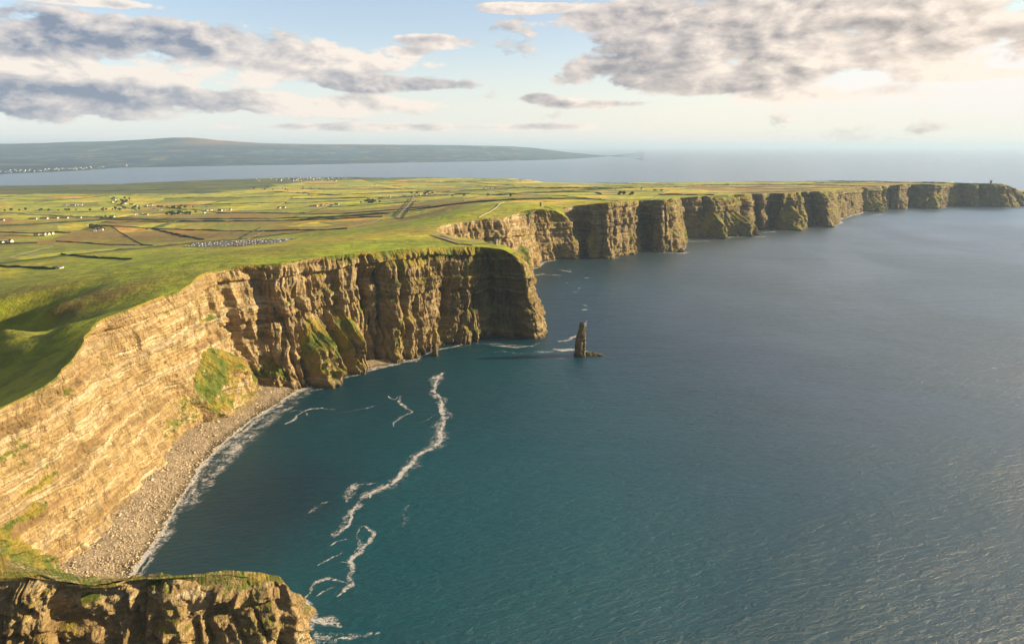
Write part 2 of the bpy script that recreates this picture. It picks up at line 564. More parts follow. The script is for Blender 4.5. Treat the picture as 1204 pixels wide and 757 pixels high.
# ------------------------------------------------------------------ land heights: radial interpolation of spot heights
CP = [at(*a) for a in (
    (0, 455, 72), (22, 440, 90), (0, 425, 78), (40, 415, 110), (62, 402, 140), (0, 400, 126), (20, 386, 163), (80, 378, 172), (0, 378, 164), (50, 360, 166), (0, 350, 152), (110, 345, 174), (60, 338, 160), (150, 335, 182), (0, 335, 138),
    (0, 320, 110), (60, 318, 118), (120, 318, 140), (190, 325, 186), (30, 300, 88), (110, 300, 100), (180, 305, 150), (220, 305, 176), (280, 301, 183), (340, 297, 186), (400, 290, 184), (460, 284, 180), (520, 281, 178), (560, 283, 178), (220, 293, 110), (275, 291, 105), (330, 285, 112),
    (400, 277, 130), (440, 271, 138), (480, 273, 162), (505, 271, 165), (515, 274, 166), (380, 268, 95), (320, 272, 80), (250, 276, 78), (180, 280, 74), (80, 285, 70), (0, 288, 66), (560, 247, 172), (590, 240, 180), (620, 238, 176), (540, 252, 168), (500, 258, 134), (470, 258, 108), (500, 245, 115), (530, 242, 145),
    (560, 234, 140), (480, 238, 85), (430, 250, 84), (430, 238, 62), (360, 250, 62), (300, 258, 60), (200, 262, 54), (100, 265, 48), (0, 266, 46), (0, 250, 34), (100, 248, 34), (200, 245, 36), (300, 242, 42), (0, 236, 22), (120, 234, 22), (240, 229, 24), (340, 228, 30), (420, 228, 42), (500, 230, 66), (560, 226, 90), (620, 230, 140), (660, 233, 165),
    (500, 220, 32), (560, 219, 38), (620, 221, 70), (680, 229, 155), (700, 224, 110), (760, 226, 145), (760, 220, 80), (830, 224, 140), (830, 219, 90), (900, 222, 135), (900, 217.5, 90), (960, 220, 130), (960, 216, 95), (1020, 217.5, 130), (1060, 215, 125), (1100, 214.6, 120), (1150, 215.2, 115),
    (0, 225, 8), (133, 222, 9), (266, 216, 10), (400, 213, 12), (470, 213, 14), (540, 213, 16), (600, 214, 20), (640, 216, 30), (700, 217.5, 40), (800, 216, 30), (900, 214.6, 40))]
CP += [tuple(a) for a in ((-500, 575, 122), (-560, 615, 97), (-620, 665, 76), (-700, 700, 60), (-760, 560, 62), (-500, 480, 120), (-800, 300, 100), (-900, 800, 120), (-1200, 500, 90), (-1500, 1200, 80), (-2500, 1500, 50), (-2500, 0, 50), (-1500, -500, 80), (-5000, 2000, 30), (-5000, 0, 30), (-8000, 3000, 20), (-8000, 0, 20), (-1100, -200, 105))]
CP = np.array([list(c) for c in CP])
CP = np.vstack([CP, ST[:, :3], FAR])
_n = len(CP)
_sc = 1000.0
D = np.linalg.norm(CP[:, None, :2] - CP[None, :, :2], axis=2) / _sc
A = np.zeros((_n + 3, _n + 3))
A[:_n, :_n] = D - np.eye(_n) * 0.004
A[:_n, _n] = 1
A[:_n, _n + 1:] = CP[:, :2] / _sc
A[_n, :_n] = 1
A[_n + 1:, :_n] = CP[:, :2].T / _sc
W = np.linalg.solve(A, np.r_[CP[:, 2], 0, 0, 0])


def hgt(x, y):
    x = np.atleast_1d(np.asarray(x, float))
    y = np.atleast_1d(np.asarray(y, float))
    out = np.zeros(len(x))
    for i in range(0, len(x), 20000):
        a, b = x[i:i + 20000], y[i:i + 20000]
        d = np.sqrt((a[:, None] - CP[None, :, 0]) ** 2 + (b[:, None] - CP[None, :, 1]) ** 2) / _sc
        out[i:i + 20000] = d @ W[:_n] + W[_n] + W[_n + 1] * a / _sc + W[_n + 2] * b / _sc
    out = out + fbm(x / 260, y / 260, 0, 5, 4) * 4.0 + fbm(x / 45, y / 45, 0, 9, 3) * 1.1
    q = np.array([-600.0, 640.0])
    w = np.exp(-(((x - q[0]) / 130) ** 2 + ((y - q[1]) / 150) ** 2))
    ph = (x * .75 + y * .55) / 22 + fbm(x / 60, y / 60, 0, 19, 2) * 2.2
    out = out + w * (np.abs(np.sin(ph)) * 8 - 4) * sstep(-440, -520, x)
    return np.maximum(out, 1.5)


def hit(px, py, y0=300, y1=9500):
    """where the sight line through (px, py) first meets the land"""
    d = ray(px, py)
    Y = np.linspace(y0, y1, 1200)
    t = Y / d[1]
    z = H + d[2] * t
    g = hgt(d[0] * t, Y)
    k = np.argmax(z < g)
    if not (z < g).any():
        k = len(Y) - 1
    if k > 0:
        a = (z[k - 1] - g[k - 1])
        b = (g[k] - z[k])
        f = a / max(a + b, 1e-6)
        Yh = Y[k - 1] + f * (Y[k] - Y[k - 1])
    else:
        Yh = Y[0]
    X = d[0] * Yh / d[1]
    return X, Yh, float(hgt(X, Yh)[0])


# ------------------------------------------------------------------ cliff lofts
# resample the stations: spacing follows the distance so the near faces are finest
def densify(A):
    out = [A[0]]
    idx = [0.0]
    for i in range(len(A) - 1):
        a, b = A[i], A[i + 1]
        L = max(np.linalg.norm(b[:2] - a[:2]), np.linalg.norm(b[3:5] - a[3:5]))
        d = max(300, np.linalg.norm((a[:2] + b[:2]) / 2))
        step = min(6.0, max(0.85, d / 1300)) if d < 1700 else min(5.0, d / 720)
        k = max(1, int(L / step))
        for j in range(1, k + 1):
            out.append(a + (b - a) * j / k)
            idx.append(i + j / k)
    return np.array(out), np.array(idx)


DS, SI = densify(ST)
DS0 = DS.copy()
for c in (0, 1, 2, 3, 4, 5, 6, 7):
    _a, _b = smooth1(DS[:, c], 10), smooth1(DS[:, c], 4)
    _f = sstep(1500, 2300, np.hypot(DS0[:, 0], DS0[:, 1]))
    DS[:, c] = _a * (1 - _f) + _b * _f
NS = len(DS)
bs = np.r_[0, np.cumsum(np.linalg.norm(np.diff(DS[:, 3:5], axis=0), axis=1))]
rim = DS[:, :2].copy()
base = DS[:, 3:5].copy()
# outward direction, smoothed
tan = np.gradient(smooth1((rim + base) / 2, 14), axis=0)
tan /= np.maximum(np.linalg.norm(tan, axis=1)[:, None], 1e-6)
nrm = np.stack([tan[:, 1], -tan[:, 0]], 1)
dist = np.linalg.norm((rim + base) / 2, axis=1)
# ragged rim
jit = fbm(bs / 38, 0, 0, 31, 4) * 5.0 + ridged(bs / 90, 3.3, 0, 37, 2) * 3.5
jit *= np.clip(DS[:, 6], .7, 1.2)
jit += ridged(bs / 13, 1.3, 0, 39, 3) * 1.8
rim += nrm * jit[:, None]
bz = np.where(SI < 13, -3.0, -5.0)
rz = hgt(rim[:, 0], rim[:, 1])

MR = 190
tt = np.linspace(0, 1, MR)
hh = tt ** 1.0
T = np.broadcast_to(hh[None, :], (NS, MR))
Sg = np.broadcast_to(bs[:, None], (NS, MR))
brow = DS[:, 7][:, None]
Zg = rz[:, None] + (bz - rz)[:, None] * T
# horizontal progress from rim to foot
lin = T
bro = np.where(T < 0.13, T / 0.13 * 0.42, 0.42 + (T - 0.13) / 0.87 * 0.58)
mid = 0.15 * np.sin(np.pi * np.clip((T - 0.05) / 0.9, 0, 1)) * fbm(Sg / 140, T * 1.5, 0, 71, 2)
off = lin * (1 - 0.75 * brow) + bro * 0.75 * brow
off = off + mid
XY = rim[:, None, :] + (base - rim)[:, None, :] * off[:, :, None]
flute = DS[:, 6][:, None]
tone = DS[:, 5][:, None]
env = sstep(0.0, 0.06, T)
zw = Zg + fbm(XY[:, :, 0] / 160, XY[:, :, 1] / 160, 0, 3, 3) * 13
# beds: piecewise ledges
bedn = vnoise(zw / 7.5, 0.5, 0, 91)
bed_s = sstep(-0.10, 0.10, bedn) * 2 - 1
bed2 = vnoise(zw / 20.0, 7.5, 0, 97)
bed_b = sstep(-0.05, 0.05, bed2) * 2 - 1
strat = bed_s * (1.3 + 0.7 * fbm(Sg / 60, zw / 30, 0, 8, 2)) * (1 - .4 * np.clip(flute, 0, 1.2)) + bed_b * 3.2
but = ridged(Sg / 150, T * 0.35, 0, 41, 2) * 11 * np.clip(DS[:, 6][:, None], .3, 1)
fl_s = Sg + fbm(Sg / 30, Zg / 45, 0, 13, 3) * 9
low = sstep(.45, .75, T)
cleft = -(1 - np.clip(np.abs(vnoise(fl_s / 42, Zg / 150, 0, 143)) * 3.4, 0, 1)) ** 1.5 * 10 - (1 - np.clip(np.abs(vnoise(fl_s / 15, Zg / 65, 0, 147)) * 3.0, 0, 1)) ** 1.4 * 5.5 - (1 - np.clip(np.abs(vnoise(fl_s / 6.5, Zg / 60, 0, 149)) * 2.5, 0, 1)) * 2.6
slit = -sstep(.30, .46, vnoise(fl_s / 5.5, Zg / 34, 0, 153)) * 5.0 * sstep(-.25, .15, fbm(fl_s / 55, Zg / 40, 0, 155, 2)) - sstep(.32, .5, vnoise(fl_s / 3.2, Zg / 16, 0, 157)) * 2.2
cleft = cleft + slit
cleft = cleft * (0.55 + 0.6 * np.clip(fbm(fl_s / 80, Zg / 70, 0, 151, 2) + .4, 0, 1))
flutes = 0.45 * ridged(fl_s / 34, Zg / 110, 0, 43, 3) * 8.5 + (ridged(fl_s / 11, Zg / 90, 0, 47, 2)) * 3.0
slotn = vnoise(fl_s / 16, Zg / 120, 0, 53)
slot = -sstep(0.35, 0.62, slotn) * 9 * sstep(0.05, .2, T)
rough3 = fbm(XY[:, :, 0] / 22, XY[:, :, 1] / 22, Zg / 18, 61, 5, .58) * 6.0
gul = -sstep(0.30, 0.6, vnoise(Sg / 45 + Zg / 130, Zg / 260, 0, 67)) * 5
disp = env * (strat * (1 - .45 * low) + but * 1.0 + flute * (flutes + slot + cleft * sstep(.2, .7, flute)) + rough3 * (1 + .8 * low) + gul * (1 - .4 * flute))
# deep crags for scale with distance
far = np.clip((dist - 1500) / 2500, 0, 1)[:, None]
disp += env * far * (-(1 - np.clip(np.abs(vnoise(Sg / 95, Zg / 600, 0, 449)) * 2.4, 0, 1)) ** 1.2 * 75 + 14)


def gully(si, hw, depth, t0=0.0, t1=1.0):
    s0 = np.interp(si, SI, bs)
    u = np.clip(1 - np.abs(Sg + fbm(Zg / 40, si, 0, 171, 3) * 8 - s0) / hw, 0, 1)
    return -.62 * depth * sstep(0, .6, u) * sstep(t0, t0 + .15, T) * (1 - sstep(t1, t1 + .12, T))


disp += env * (gully(13.6, 13, 26, 0, .68) + gully(14.4, 9, 18, 0, .55) + gully(13.0, 8, 13, .05, .5) + gully(15.35, 9, 18, .15, 1.1) + gully(16.42, 11, 26, .2, 1.1) + gully(17.75, 30, 34, .08, 1.1) + gully(19.2, 10, 20, .35, 1.1) + gully(20.4, 12, 24, .15, 1.1) + gully(18.75, 8, 15, .0, .7) + gully(22.0, 34, 16, .05, 1.1) + gully(15.9, 6, 10, .0, .35))

# turf-topped buttresses and talus aprons leaning on the foot of the cliff: (station index, half width m, height m, reach m)
APN = fbm(Sg / 17, Zg / 30, 0, 163, 3) * 9
APM = np.zeros((NS, MR))


def apron(si, hw, z1, reach, sharp=1.0, z0=-5):
    s0 = np.interp(si, SI, bs)
    u = np.abs(Sg - s0) / hw
    w = np.clip(1 - u, 0, 1) ** sharp
    k = np.clip((z1 * (0.55 + 0.45 * w) + APN - Zg) / (z1 * 0.42), 0, 1)
    global APM
    APM = np.maximum(APM, ((k > .02) & (k < .93)) * sstep(.04, .2, w) * min(1.0, reach / 18))
    return w ** 0.7 * reach * k


apr = apron(12.4, 75, 92, 40, .8) + apron(10.6, 60, 50, 12) + apron(15.9, 32, 98, 44, .35) + apron(16.85, 19, 96, 40, .3) + apron(14.2, 30, 45, 16)
apr = apr + apron(18.4, 10, 70, 14, .5) + apron(30.5, 50, 90, 30) + apron(33, 30, 90, 20)
for q, (si, hw, z1, re) in enumerate([(41.2, 40, 100, 30), (52.5, 60, 110, 60), (54.0, 60, 110, 60), (59.5, 60, 110, 60), (66.5, 70, 80, 60), (71, 80, 90, 60), (73, 70, 80, 50), (50, 40, 60, 20)]):
    apr = apr + apron(si, hw, z1, re, 1.0)
disp = disp + apr * (0.85 + 0.3 * fbm(Sg / 20, Zg / 20, 0, 77, 3))
XY = XY + nrm[:, None, :] * disp[:, :, None]
V = np.concatenate([XY, Zg[:, :, None]], 2)
# a little sag of each ledge
V[:, :, 2] += env * fbm(XY[:, :, 0] / 9, XY[:, :, 1] / 9, Zg / 9, 83, 3) * 1.1 * (T < .98)

# normals for the turf mask
gi = np.gradient(V, axis=0)
gj = np.gradient(V, axis=1)
nn = np.cross(gi, gj)
nn /= np.maximum(np.linalg.norm(nn, axis=2)[:, :, None], 1e-6)
up = np.abs(nn[:, :, 2])
up = 0.5 * up + 0.5 * (np.roll(up, 1, 1) + np.roll(up, -1, 1) + np.roll(up, 2, 1) + np.roll(up, -2, 1)) / 4
lush = (0.25 + 0.75 * sstep(-0.15, 0.4, fbm(Sg / 60, Zg / 45, 0, 111, 3) + 0.28 * brow + 0.15 * far - 0.25 * (tone > .8)))
grass = sstep(0.36, 0.70, up) * lush * 0.95
grass = np.maximum(grass, (1 - sstep(0.004, 0.022 + 0.10 * brow, T + fbm(Sg / 9, 0, 0, 112, 3) * 0.03 * (0.3 + brow))) * 1.0)
grass = np.maximum(grass, APM * (.78 + .40 * fbm(Sg / 10, Zg / 10, 0, 165, 3)))
grass = np.maximum(grass, np.clip(apr / 14, 0, 1) * sstep(.30, .55, up + .25 * fbm(Sg / 14, Zg / 14, 0, 113, 3)) * (0.45 + .5 * (Zg > 12)))
drp = fbm(fl_s / 13, Zg / 55, 0, 181, 4)
grass = np.maximum(grass, brow * (1 - sstep(.10, .62, T)) * sstep(-.12, .22, drp) * .62)
V = V.astype(np.float32)
UV_S = np.broadcast_to(bs[:, None], (NS, MR))


def set_uv(o, u, v):
    me = o.data
    uvl = me.uv_layers.new(name='UVMap')
    li = np.empty(len(me.loops), dtype=np.int32)
    me.loops.foreach_get('vertex_index', li)
    a = np.stack([np.asarray(u).ravel()[li], np.asarray(v).ravel()[li]], 1).astype(np.float32)
    uvl.data.foreach_set('uv', a.ravel())


cuts = [(0, NOSE + 1.0, 'near golden cliff wall of layered rock curving round the bay to a square headland'),
        (NOSE + 1.0, CAPE + 1.0, 'second cliff wall behind the headland ending in a sloping green cape'),
        (CAPE + 1.0, SPUR + 1.0, 'third cliff wall with a broad sunlit buttress between two shadowed clefts'),
        (SPUR + 1.0, 60.0, 'fourth cliff wall with green sloping aprons above small surf'),
        (60.0, 999, 'farthest low cliff wall fading in haze towards the tower at its end')]
for a, b, lab in cuts:
    i0 = int(np.searchsorted(SI, a))
    i1 = min(NS - 1, int(np.searchsorted(SI, b)))
    v = V[i0:i1 + 1]
    n = len(v)
    o = new_mesh('cliff', v.reshape(-1, 3), grid_faces(n, MR)[:, ::-1].copy(), [M_ROCK])
    vattr(o, 'grass', grass[i0:i1 + 1])
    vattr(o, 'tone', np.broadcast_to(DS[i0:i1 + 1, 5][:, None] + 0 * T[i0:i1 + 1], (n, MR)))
    set_uv(o, UV_S[i0:i1 + 1], Zg[i0:i1 + 1])
    tag(o, lab, 'cliff', kind='structure')

# ------------------------------------------------------------------ ground sheet of the plateau (one sheet, field boundaries are mesh edges)
rim3 = V[:, 0, :].astype(float)
far2 = resample(FAR, 55.0)
fj = fbm(np.arange(len(far2)) / 4, 0, 0, 5, 3) * 30
far2[1:-1, 1] += (fj * sstep(2500, 5000, far2[:, 1]))[1:-1]
far2[:, 2] = 1.5
keep = [0]
for i in range(1, NS):
    if np.linalg.norm(rim3[i, :2] - rim3[keep[-1], :2]) > 0.05:
        keep.append(i)
poly = np.vstack([rim3[keep], far2])
NPL = len(poly)


def inside(x, y, P):
    c = np.zeros(len(x), bool)
    X1, Y1 = P[:, 0], P[:, 1]
    X2, Y2 = np.roll(X1, -1), np.roll(Y1, -1)
    for a, b, e, f in zip(X1, Y1, X2, Y2):
        if b == f:
            continue
        m = (b > y) != (f > y)
        xi = (e - a) * (y - b) / (f - b) + a
        c ^= m & (x < xi)
    return c


coarse = poly[np.unique(np.r_[np.arange(0, NPL, 6), NPL - 1])]

# fields: recursive splitting of the farmland
leaves = []
splits = []


def area(P):
    x, y = P[:, 0], P[:, 1]
    return 0.5 * abs(np.dot(x, np.roll(y, -1)) - np.dot(y, np.roll(x, -1)))


def cut(P, p, d):
    n = np.array([-d[1], d[0]])
    s = (P - p) @ n
    A_, B_, X_ = [], [], []
    for i in range(len(P)):
        j = (i + 1) % len(P)
        (A_ if s[i] >= 0 else B_).append(P[i])
        if (s[i] >= 0) != (s[j] >= 0):
            q = P[i] + (P[j] - P[i]) * s[i] / (s[i] - s[j])
            A_.append(q)
            B_.append(q)
            X_.append(q)
    return np.array(A_), np.array(B_), X_


def split(P, depth, rs):
    c = P.mean(0)
    dcam = np.linalg.norm(c)
    tgt = np.clip(dcam * 9.0, 14000, 60000) * rs.uniform(0.6, 2.0)
    if area(P) < tgt or depth > 13:
        leaves.append(P)
        return
    cov = np.cov(resample(np.vstack([P, P[:1]]), 30).T)
    w, v = np.linalg.eigh(cov)
    d = v[:, 0] if rs.random() < .85 else v[:, 1]
    an = rs.uniform(-.22, .22)
    d = np.array([d[0] * math.cos(an) - d[1] * math.sin(an), d[0] * math.sin(an) + d[1] * math.cos(an)])
    p = c + v[:, 1] * rs.uniform(-.12, .12) * math.sqrt(area(P))
    A_, B_, X_ = cut(P, p, d)
    if len(A_) < 3 or len(B_) < 3 or len(X_) != 2:
        leaves.append(P)
        return
    splits.append((X_[0], X_[1], depth))
    split(A_, depth + 1, rs)
    split(B_, depth + 1, rs)


rs = np.random.default_rng(21)
an0 = math.radians(14)
ca, sa = math.cos(an0), math.sin(an0)
root = np.array([(-5200, 1700), (-1900, 1500), (-1150, 1560), (-700, 2050), (-300, 2350), (3600, 3400), (3600, 8800), (-5200, 8800)], float)
split(root, 0, rs)

pts = [poly[:, :2]]
edges = [(i, (i + 1) % NPL) for i in range(NPL)]
# graded interior points
cand = []
for (d0, d1, sp) in ((250, 1400, 11.0), (1400, 2600, 19.0), (2600, 5000, 38.0), (5000, 12000, 95.0)):
    xs = np.arange(-d1 if d1 < 9600 else -9400, min(d1, 3700), sp)
    ys = np.arange(-1750, min(d1, 9000), sp)
    gx, gy = np.meshgrid(xs, ys)
    gx = gx + rng.uniform(-.35, .35, gx.shape) * sp
    gy = gy + rng.uniform(-.35, .35, gy.shape) * sp
    r = np.hypot(gx, gy)
    az = np.degrees(np.arctan2(gx, gy))
    m = (r >= d0) & (r < d1)
    vis = (az > -48) & (az < 48)
    thin = rng.random(gx.shape) < 0.06
    m &= vis | thin
    cand.append(np.stack([gx[m], gy[m]], 1))
cand = np.vstack(cand)
cand = cand[inside(cand[:, 0], cand[:, 1], coarse)]
pts.append(cand)
base_n = NPL + len(cand)
sp_pts = []
kept = []
for k, (a, b, dep) in enumerate(splits):
    L = np.linalg.norm(b - a)
    n = max(2, int(L / 60) + 1)
    seg = a + (b - a) * np.linspace(0, 1, n)[:, None]
    ins = inside(seg[:, 0], seg[:, 1], coarse)
    for i in range(n - 1):
        if ins[i] and ins[i + 1]:
            edges.append((base_n + len(sp_pts), base_n + len(sp_pts) + 1))
            sp_pts += [seg[i], seg[i + 1]]
pts.append(np.array(sp_pts))
P2 = np.vstack(pts)
res = delaunay_2d_cdt([Vector(p) for p in P2], edges, [], 0, 1e-4, True)
gv = np.array([(v.x, v.y) for v in res[0]])
gf = np.array([f for f in res[2] if len(f) == 3])
print('CDT', len(P2), len(gv), len(gf), NPL, len(edges), [len(q) for q in res[3][:5]], sum(len(q) for q in res[3]))
orig = res[3]
cen = gv[gf].mean(1)
ok = inside(cen[:, 0], cen[:, 1], poly)
gf = gf[ok]
cen = cen[ok]
gz = hgt(gv[:, 0], gv[:, 1])
for i, o_ in enumerate(orig):
    for q in o_:
        if q < NPL:
            gz[i] = poly[q, 2]
            break
a_, b_, c_ = gv[gf[:, 0]], gv[gf[:, 1]], gv[gf[:, 2]]
flip = ((b_[:, 0] - a_[:, 0]) * (c_[:, 1] - a_[:, 1]) - (b_[:, 1] - a_[:, 1]) * (c_[:, 0] - a_[:, 0])) < 0
gf[flip] = gf[flip][:, ::-1]
GV = np.c_[gv, gz]
# skirt down to the sea along the low coast
fi = {}
for i, o_ in enumerate(orig):
    for q in o_:
        if q < NPL:
            fi[q] = i
sk_idx = [fi[q] for q in range(len(keep) - 1, NPL) if q in fi] + ([fi[0]] if 0 in fi else [])
nb = len(GV)
GV = np.vstack([GV, np.c_[GV[sk_idx][:, :2], np.full(len(sk_idx), -6.0)]])
sk = []
for i in range(len(sk_idx) - 1):
    sk.append((sk_idx[i], nb + i, nb + i + 1))
    sk.append((sk_idx[i], nb + i + 1, sk_idx[i + 1]))
nreal = len(gf)
gf = np.vstack([gf, np.array(sk)])
cen = np.vstack([cen, GV[np.array(sk)].mean(1)[:, :2]])
ground = new_mesh('ground', GV, gf, [M_GROUND])
tag(ground, kind='structure')
# field colours per face
fcol = np.zeros((len(gf), 3))
cx, cy = cen[:, 0], cen[:, 1]
wild = fbm(cx / 420, cy / 420, 0, 201, 3)
g1 = np.array([0.285, 0.340, 0.008])
g2 = np.array([0.520, 0.435, 0.020])
fcol[:] = g1 + (g2 - g1) * sstep(-.3, .4, wild)[:, None]
pal = np.array([(0.115, 0.155, 0.022), (0.150, 0.185, 0.030), (0.190, 0.195, 0.038), (0.090, 0.120, 0.020), (0.215, 0.185, 0.050), (0.170, 0.125, 0.045), (0.130, 0.170, 0.030), (0.062, 0.085, 0.020), (0.24, 0.16, 0.06)])
pw = np.array([.2, .2, .14, .13, .1, .05, .12, .04, .02])
for k, P in enumerate(leaves):
    c = P.mean(0)
    x0, y0 = P.min(0)
    x1, y1 = P.max(0)
    m = (cx >= x0) & (cx <= x1) & (cy >= y0) & (cy <= y1)
    idx = np.nonzero(m)[0]
    if not len(idx):
        continue
    inn = inside(cx[idx], cy[idx], P)
    rr = np.random.default_rng(1000 + k)
    col = pal[rr.choice(len(pal), p=pw / pw.sum())] * rr.uniform(1.4, 2.1) * np.array([1.75, 1.42, .6])
    # bog and rushy moor in the belt between the cliffs and the farms
    u = 602 + F * c[0] / (c[1] * math.cos(PITCH) + 300 * math.sin(PITCH))
    if c[1] < 2150 and rr.random() < .7:
        col = np.array([(0.20, 0.245, 0.018), (0.26, 0.26, 0.03)][rr.integers(2)]) * rr.uniform(.85, 1.1)
    elif c[1] < 3300 and c[0] < -150 and rr.random() < .75:
        col = np.array([(0.30, 0.235, 0.035), (0.33, 0.18, 0.045), (0.26, 0.235, 0.030), (0.27, 0.16, 0.04)][rr.integers(4)]) * rr.uniform(.85, 1.15)
    if c[0] > 1100 and c[1] < 4800 and rr.random() < .8:
        col = np.array([(0.33, 0.17, 0.06), (0.28, 0.19, 0.05)][rr.integers(2)])
    if c[1] > 5200 and c[0] < -2200:
        col = np.array([0.030, 0.055, 0.016]) * rr.uniform(.7, 1.9)  # wooded bank; cloud shadow over it is put into the dark colour
    if c[1] > 7600 and c[0] < -1200:
        col = np.array([0.035, 0.060, 0.018]) * rr.uniform(.7, 1.6)
    fcol[idx[inn]] = col * 1.15
ca_ = ground.data.color_attributes.new('field', 'FLOAT_COLOR', 'CORNER')
arr = np.ones((len(gf), 3, 4), dtype=np.float32)
arr[:, :, :3] = fcol[:, None, :]
ca_.data.foreach_set('color', arr.ravel())
# rough brown moor patches (vertex weights)
vx, vy = GV[:, 0], GV[:, 1]


def spot(px, py, z, rx, ry):
    q = at(px, py, z)
    return np.clip(1.3 - np.hypot((vx - q[0]) / rx, (vy - q[1]) / ry), 0, 1)


moor = spot(50, 362, 165, 120, 110) * 1.0 + spot(60, 336, 160, 110, 60) + spot(150, 335, 182, 90, 80) * .7 + spot(330, 290, 185, 160, 120) * .5 + spot(500, 283, 178, 90, 90) * .5 + spot(200, 281, 80, 420, 260) * .8 + spot(300, 274, 85, 500, 180) * .6 + spot(40, 410, 150, 80, 60) * .2
moor = np.clip(moor + fbm(vx / 120, vy / 120, 0, 303, 3) * .5 - .15, 0, 1)
vattr(ground, 'moor', moor)


# ------------------------------------------------------------------ strips draped over the land (roads, paths)
def drape(name, pxs, width, mat, lift=0.5, label=None, kind='structure', cat=None, world=None):
    P = np.array([hit(*p) for p in pxs]) if world is None else np.array(world, float)
    P = resample(P, 12)
    P[:, :2] = smooth1(P[:, :2], 2)
    tg = np.gradient(P[:, :2], axis=0)
    tg /= np.maximum(np.linalg.norm(tg, axis=1)[:, None], 1e-6)
    nr = np.stack([-tg[:, 1], tg[:, 0]], 1)
    rows = []
    for s in (-1, -.33, .33, 1):
        q = P[:, :2] + nr * width / 2 * s
        z = hgt(q[:, 0], q[:, 1]) + lift + 1.0
        rows.append(np.c_[q, z])
    v = np.stack(rows, 1).reshape(-1, 3)
    o = new_mesh(name, v, grid_faces(len(P), 4)[:, ::-1].copy(), [mat])
    tag(o, label, cat, None, kind)
    return o


# ------------------------------------------------------------------ sea
def make_sea():
    ang = np.linspace(0, 2 * np.pi, 361)[:-1]
    rad = np.r_[0.1, np.geomspace(60, 300000, 96)]
    v = np.stack([np.outer(rad, np.cos(ang)), np.outer(rad, np.sin(ang)), np.zeros((len(rad), 360))], -1)
    n, m = len(rad), 360
    i = np.arange(n - 1)[:, None] * m
    j = np.arange(m)[None, :]
    j2 = (j + 1) % m
    f = np.stack([i + j, i + j2, i + m + j2, i + m + j], -1).reshape(-1, 4)[:, ::-1].copy()
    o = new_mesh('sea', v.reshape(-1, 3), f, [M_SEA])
    P = v.reshape(-1, 3)
    sh = np.zeros(len(P))
    for (px, py, r, w) in ((560, 560, 330, .75), (500, 640, 160, .5), (400, 720, 70, .9), (380, 745, 30, .8), (600, 430, 120, .5), (610, 700, 120, .35), (700, 640, 150, .3), (345, 590, 90, -.6)):
        q = at(px, py, 0)
        sh += w * np.exp(-((P[:, 0] - q[0]) ** 2 + (P[:, 1] - q[1]) ** 2) / (r * r))
    vattr(o, 'shallow', np.clip(sh, 0, 1))
    vattr(o, 'open', sstep(0, 750, P[:, 0] * .92 - 100 + (P[:, 1] - 1000) * .12 + fbm(P[:, 0] / 400, P[:, 1] / 400, 0, 55, 3) * 130))  # where the sea colour carries the painted sky reflection
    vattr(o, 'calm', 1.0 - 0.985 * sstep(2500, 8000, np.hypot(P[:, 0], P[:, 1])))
    tag(o, kind='structure')


make_sea()


# ------------------------------------------------------------------ foam
foam_V, foam_F, foam_uv, foam_d = [], [], [], []


def foam_ribbon(P, width, dens=0.75, wob=0.3, z=0.12, seed=0, taper=True):
    P = resample(np.c_[np.asarray(P, float)[:, :2], np.zeros(len(P))], 3.0)
    n = len(P)
    if n < 4:
        return
    s = np.arange(n) * 3.0
    P[:, 0] += fbm(s / 28, seed, 0, 400 + seed, 3) * wob * 12
    P[:, 1] += fbm(s / 28, seed, 0, 500 + seed, 3) * wob * 12
    P = np.c_[smooth1(P[:, :2], 1), P[:, 2]]
    tg = np.gradient(smooth1(P[:, :2], 3), axis=0)
    tg /= np.maximum(np.linalg.norm(tg, axis=1)[:, None], 1e-6)
    nr = np.stack([-tg[:, 1], tg[:, 0]], 1)
    P[:, 0] += fbm(s / 11, seed, 0, 450 + seed, 2) * wob * 9
    P[:, 1] += fbm(s / 11, seed, 0, 550 + seed, 2) * wob * 9
    w = width * 0.9 * (1 + 0.8 * fbm(s / 40, 1, 0, 600 + seed, 3)) / 2
    if taper:
        e = np.minimum(1, np.minimum(np.arange(n), np.arange(n)[::-1]) / 6.0)
        w = w * (0.15 + 0.85 * e)
    b = sum(len(x) for x in foam_V)
    rows = [np.c_[P[:, :2] + nr * (w * k)[:, None], np.full(n, z)] for k in (-1, 0, 1)]
    v = np.stack(rows, 1).reshape(-1, 3)
    foam_V.append(v)
    foam_F.append(grid_faces(n, 3) + b)
    foam_uv.append(np.stack([np.repeat(s, 3), np.tile([0, .5, 1], n)], 1))
    dd = dens + 0.10 + 0.25 * fbm(s / 30, 2, 0, 700 + seed, 2)
    foam_d.append(np.repeat(dd, 3))


def flush_foam(label):
    global foam_V, foam_F, foam_uv, foam_d
    v = np.vstack(foam_V)
    f = np.vstack(foam_F)
    uv = np.vstack(foam_uv)
    o = new_mesh('sea_foam', v, f, [M_FOAM])
    set_uv(o, uv[:, 0], uv[:, 1])
    vattr(o, 'dens', np.concatenate(foam_d))
    tag(o, label, 'foam', None, 'stuff')
    foam_V, foam_F, foam_uv, foam_d = [], [], [], []


def PX(*pp):
    return [P0(*p) for p in pp]


def cro(pp, s, ox, oy):
    return [P0(ox + a / s, oy + b / s) for a, b in pp]


k3 = 509 / 220
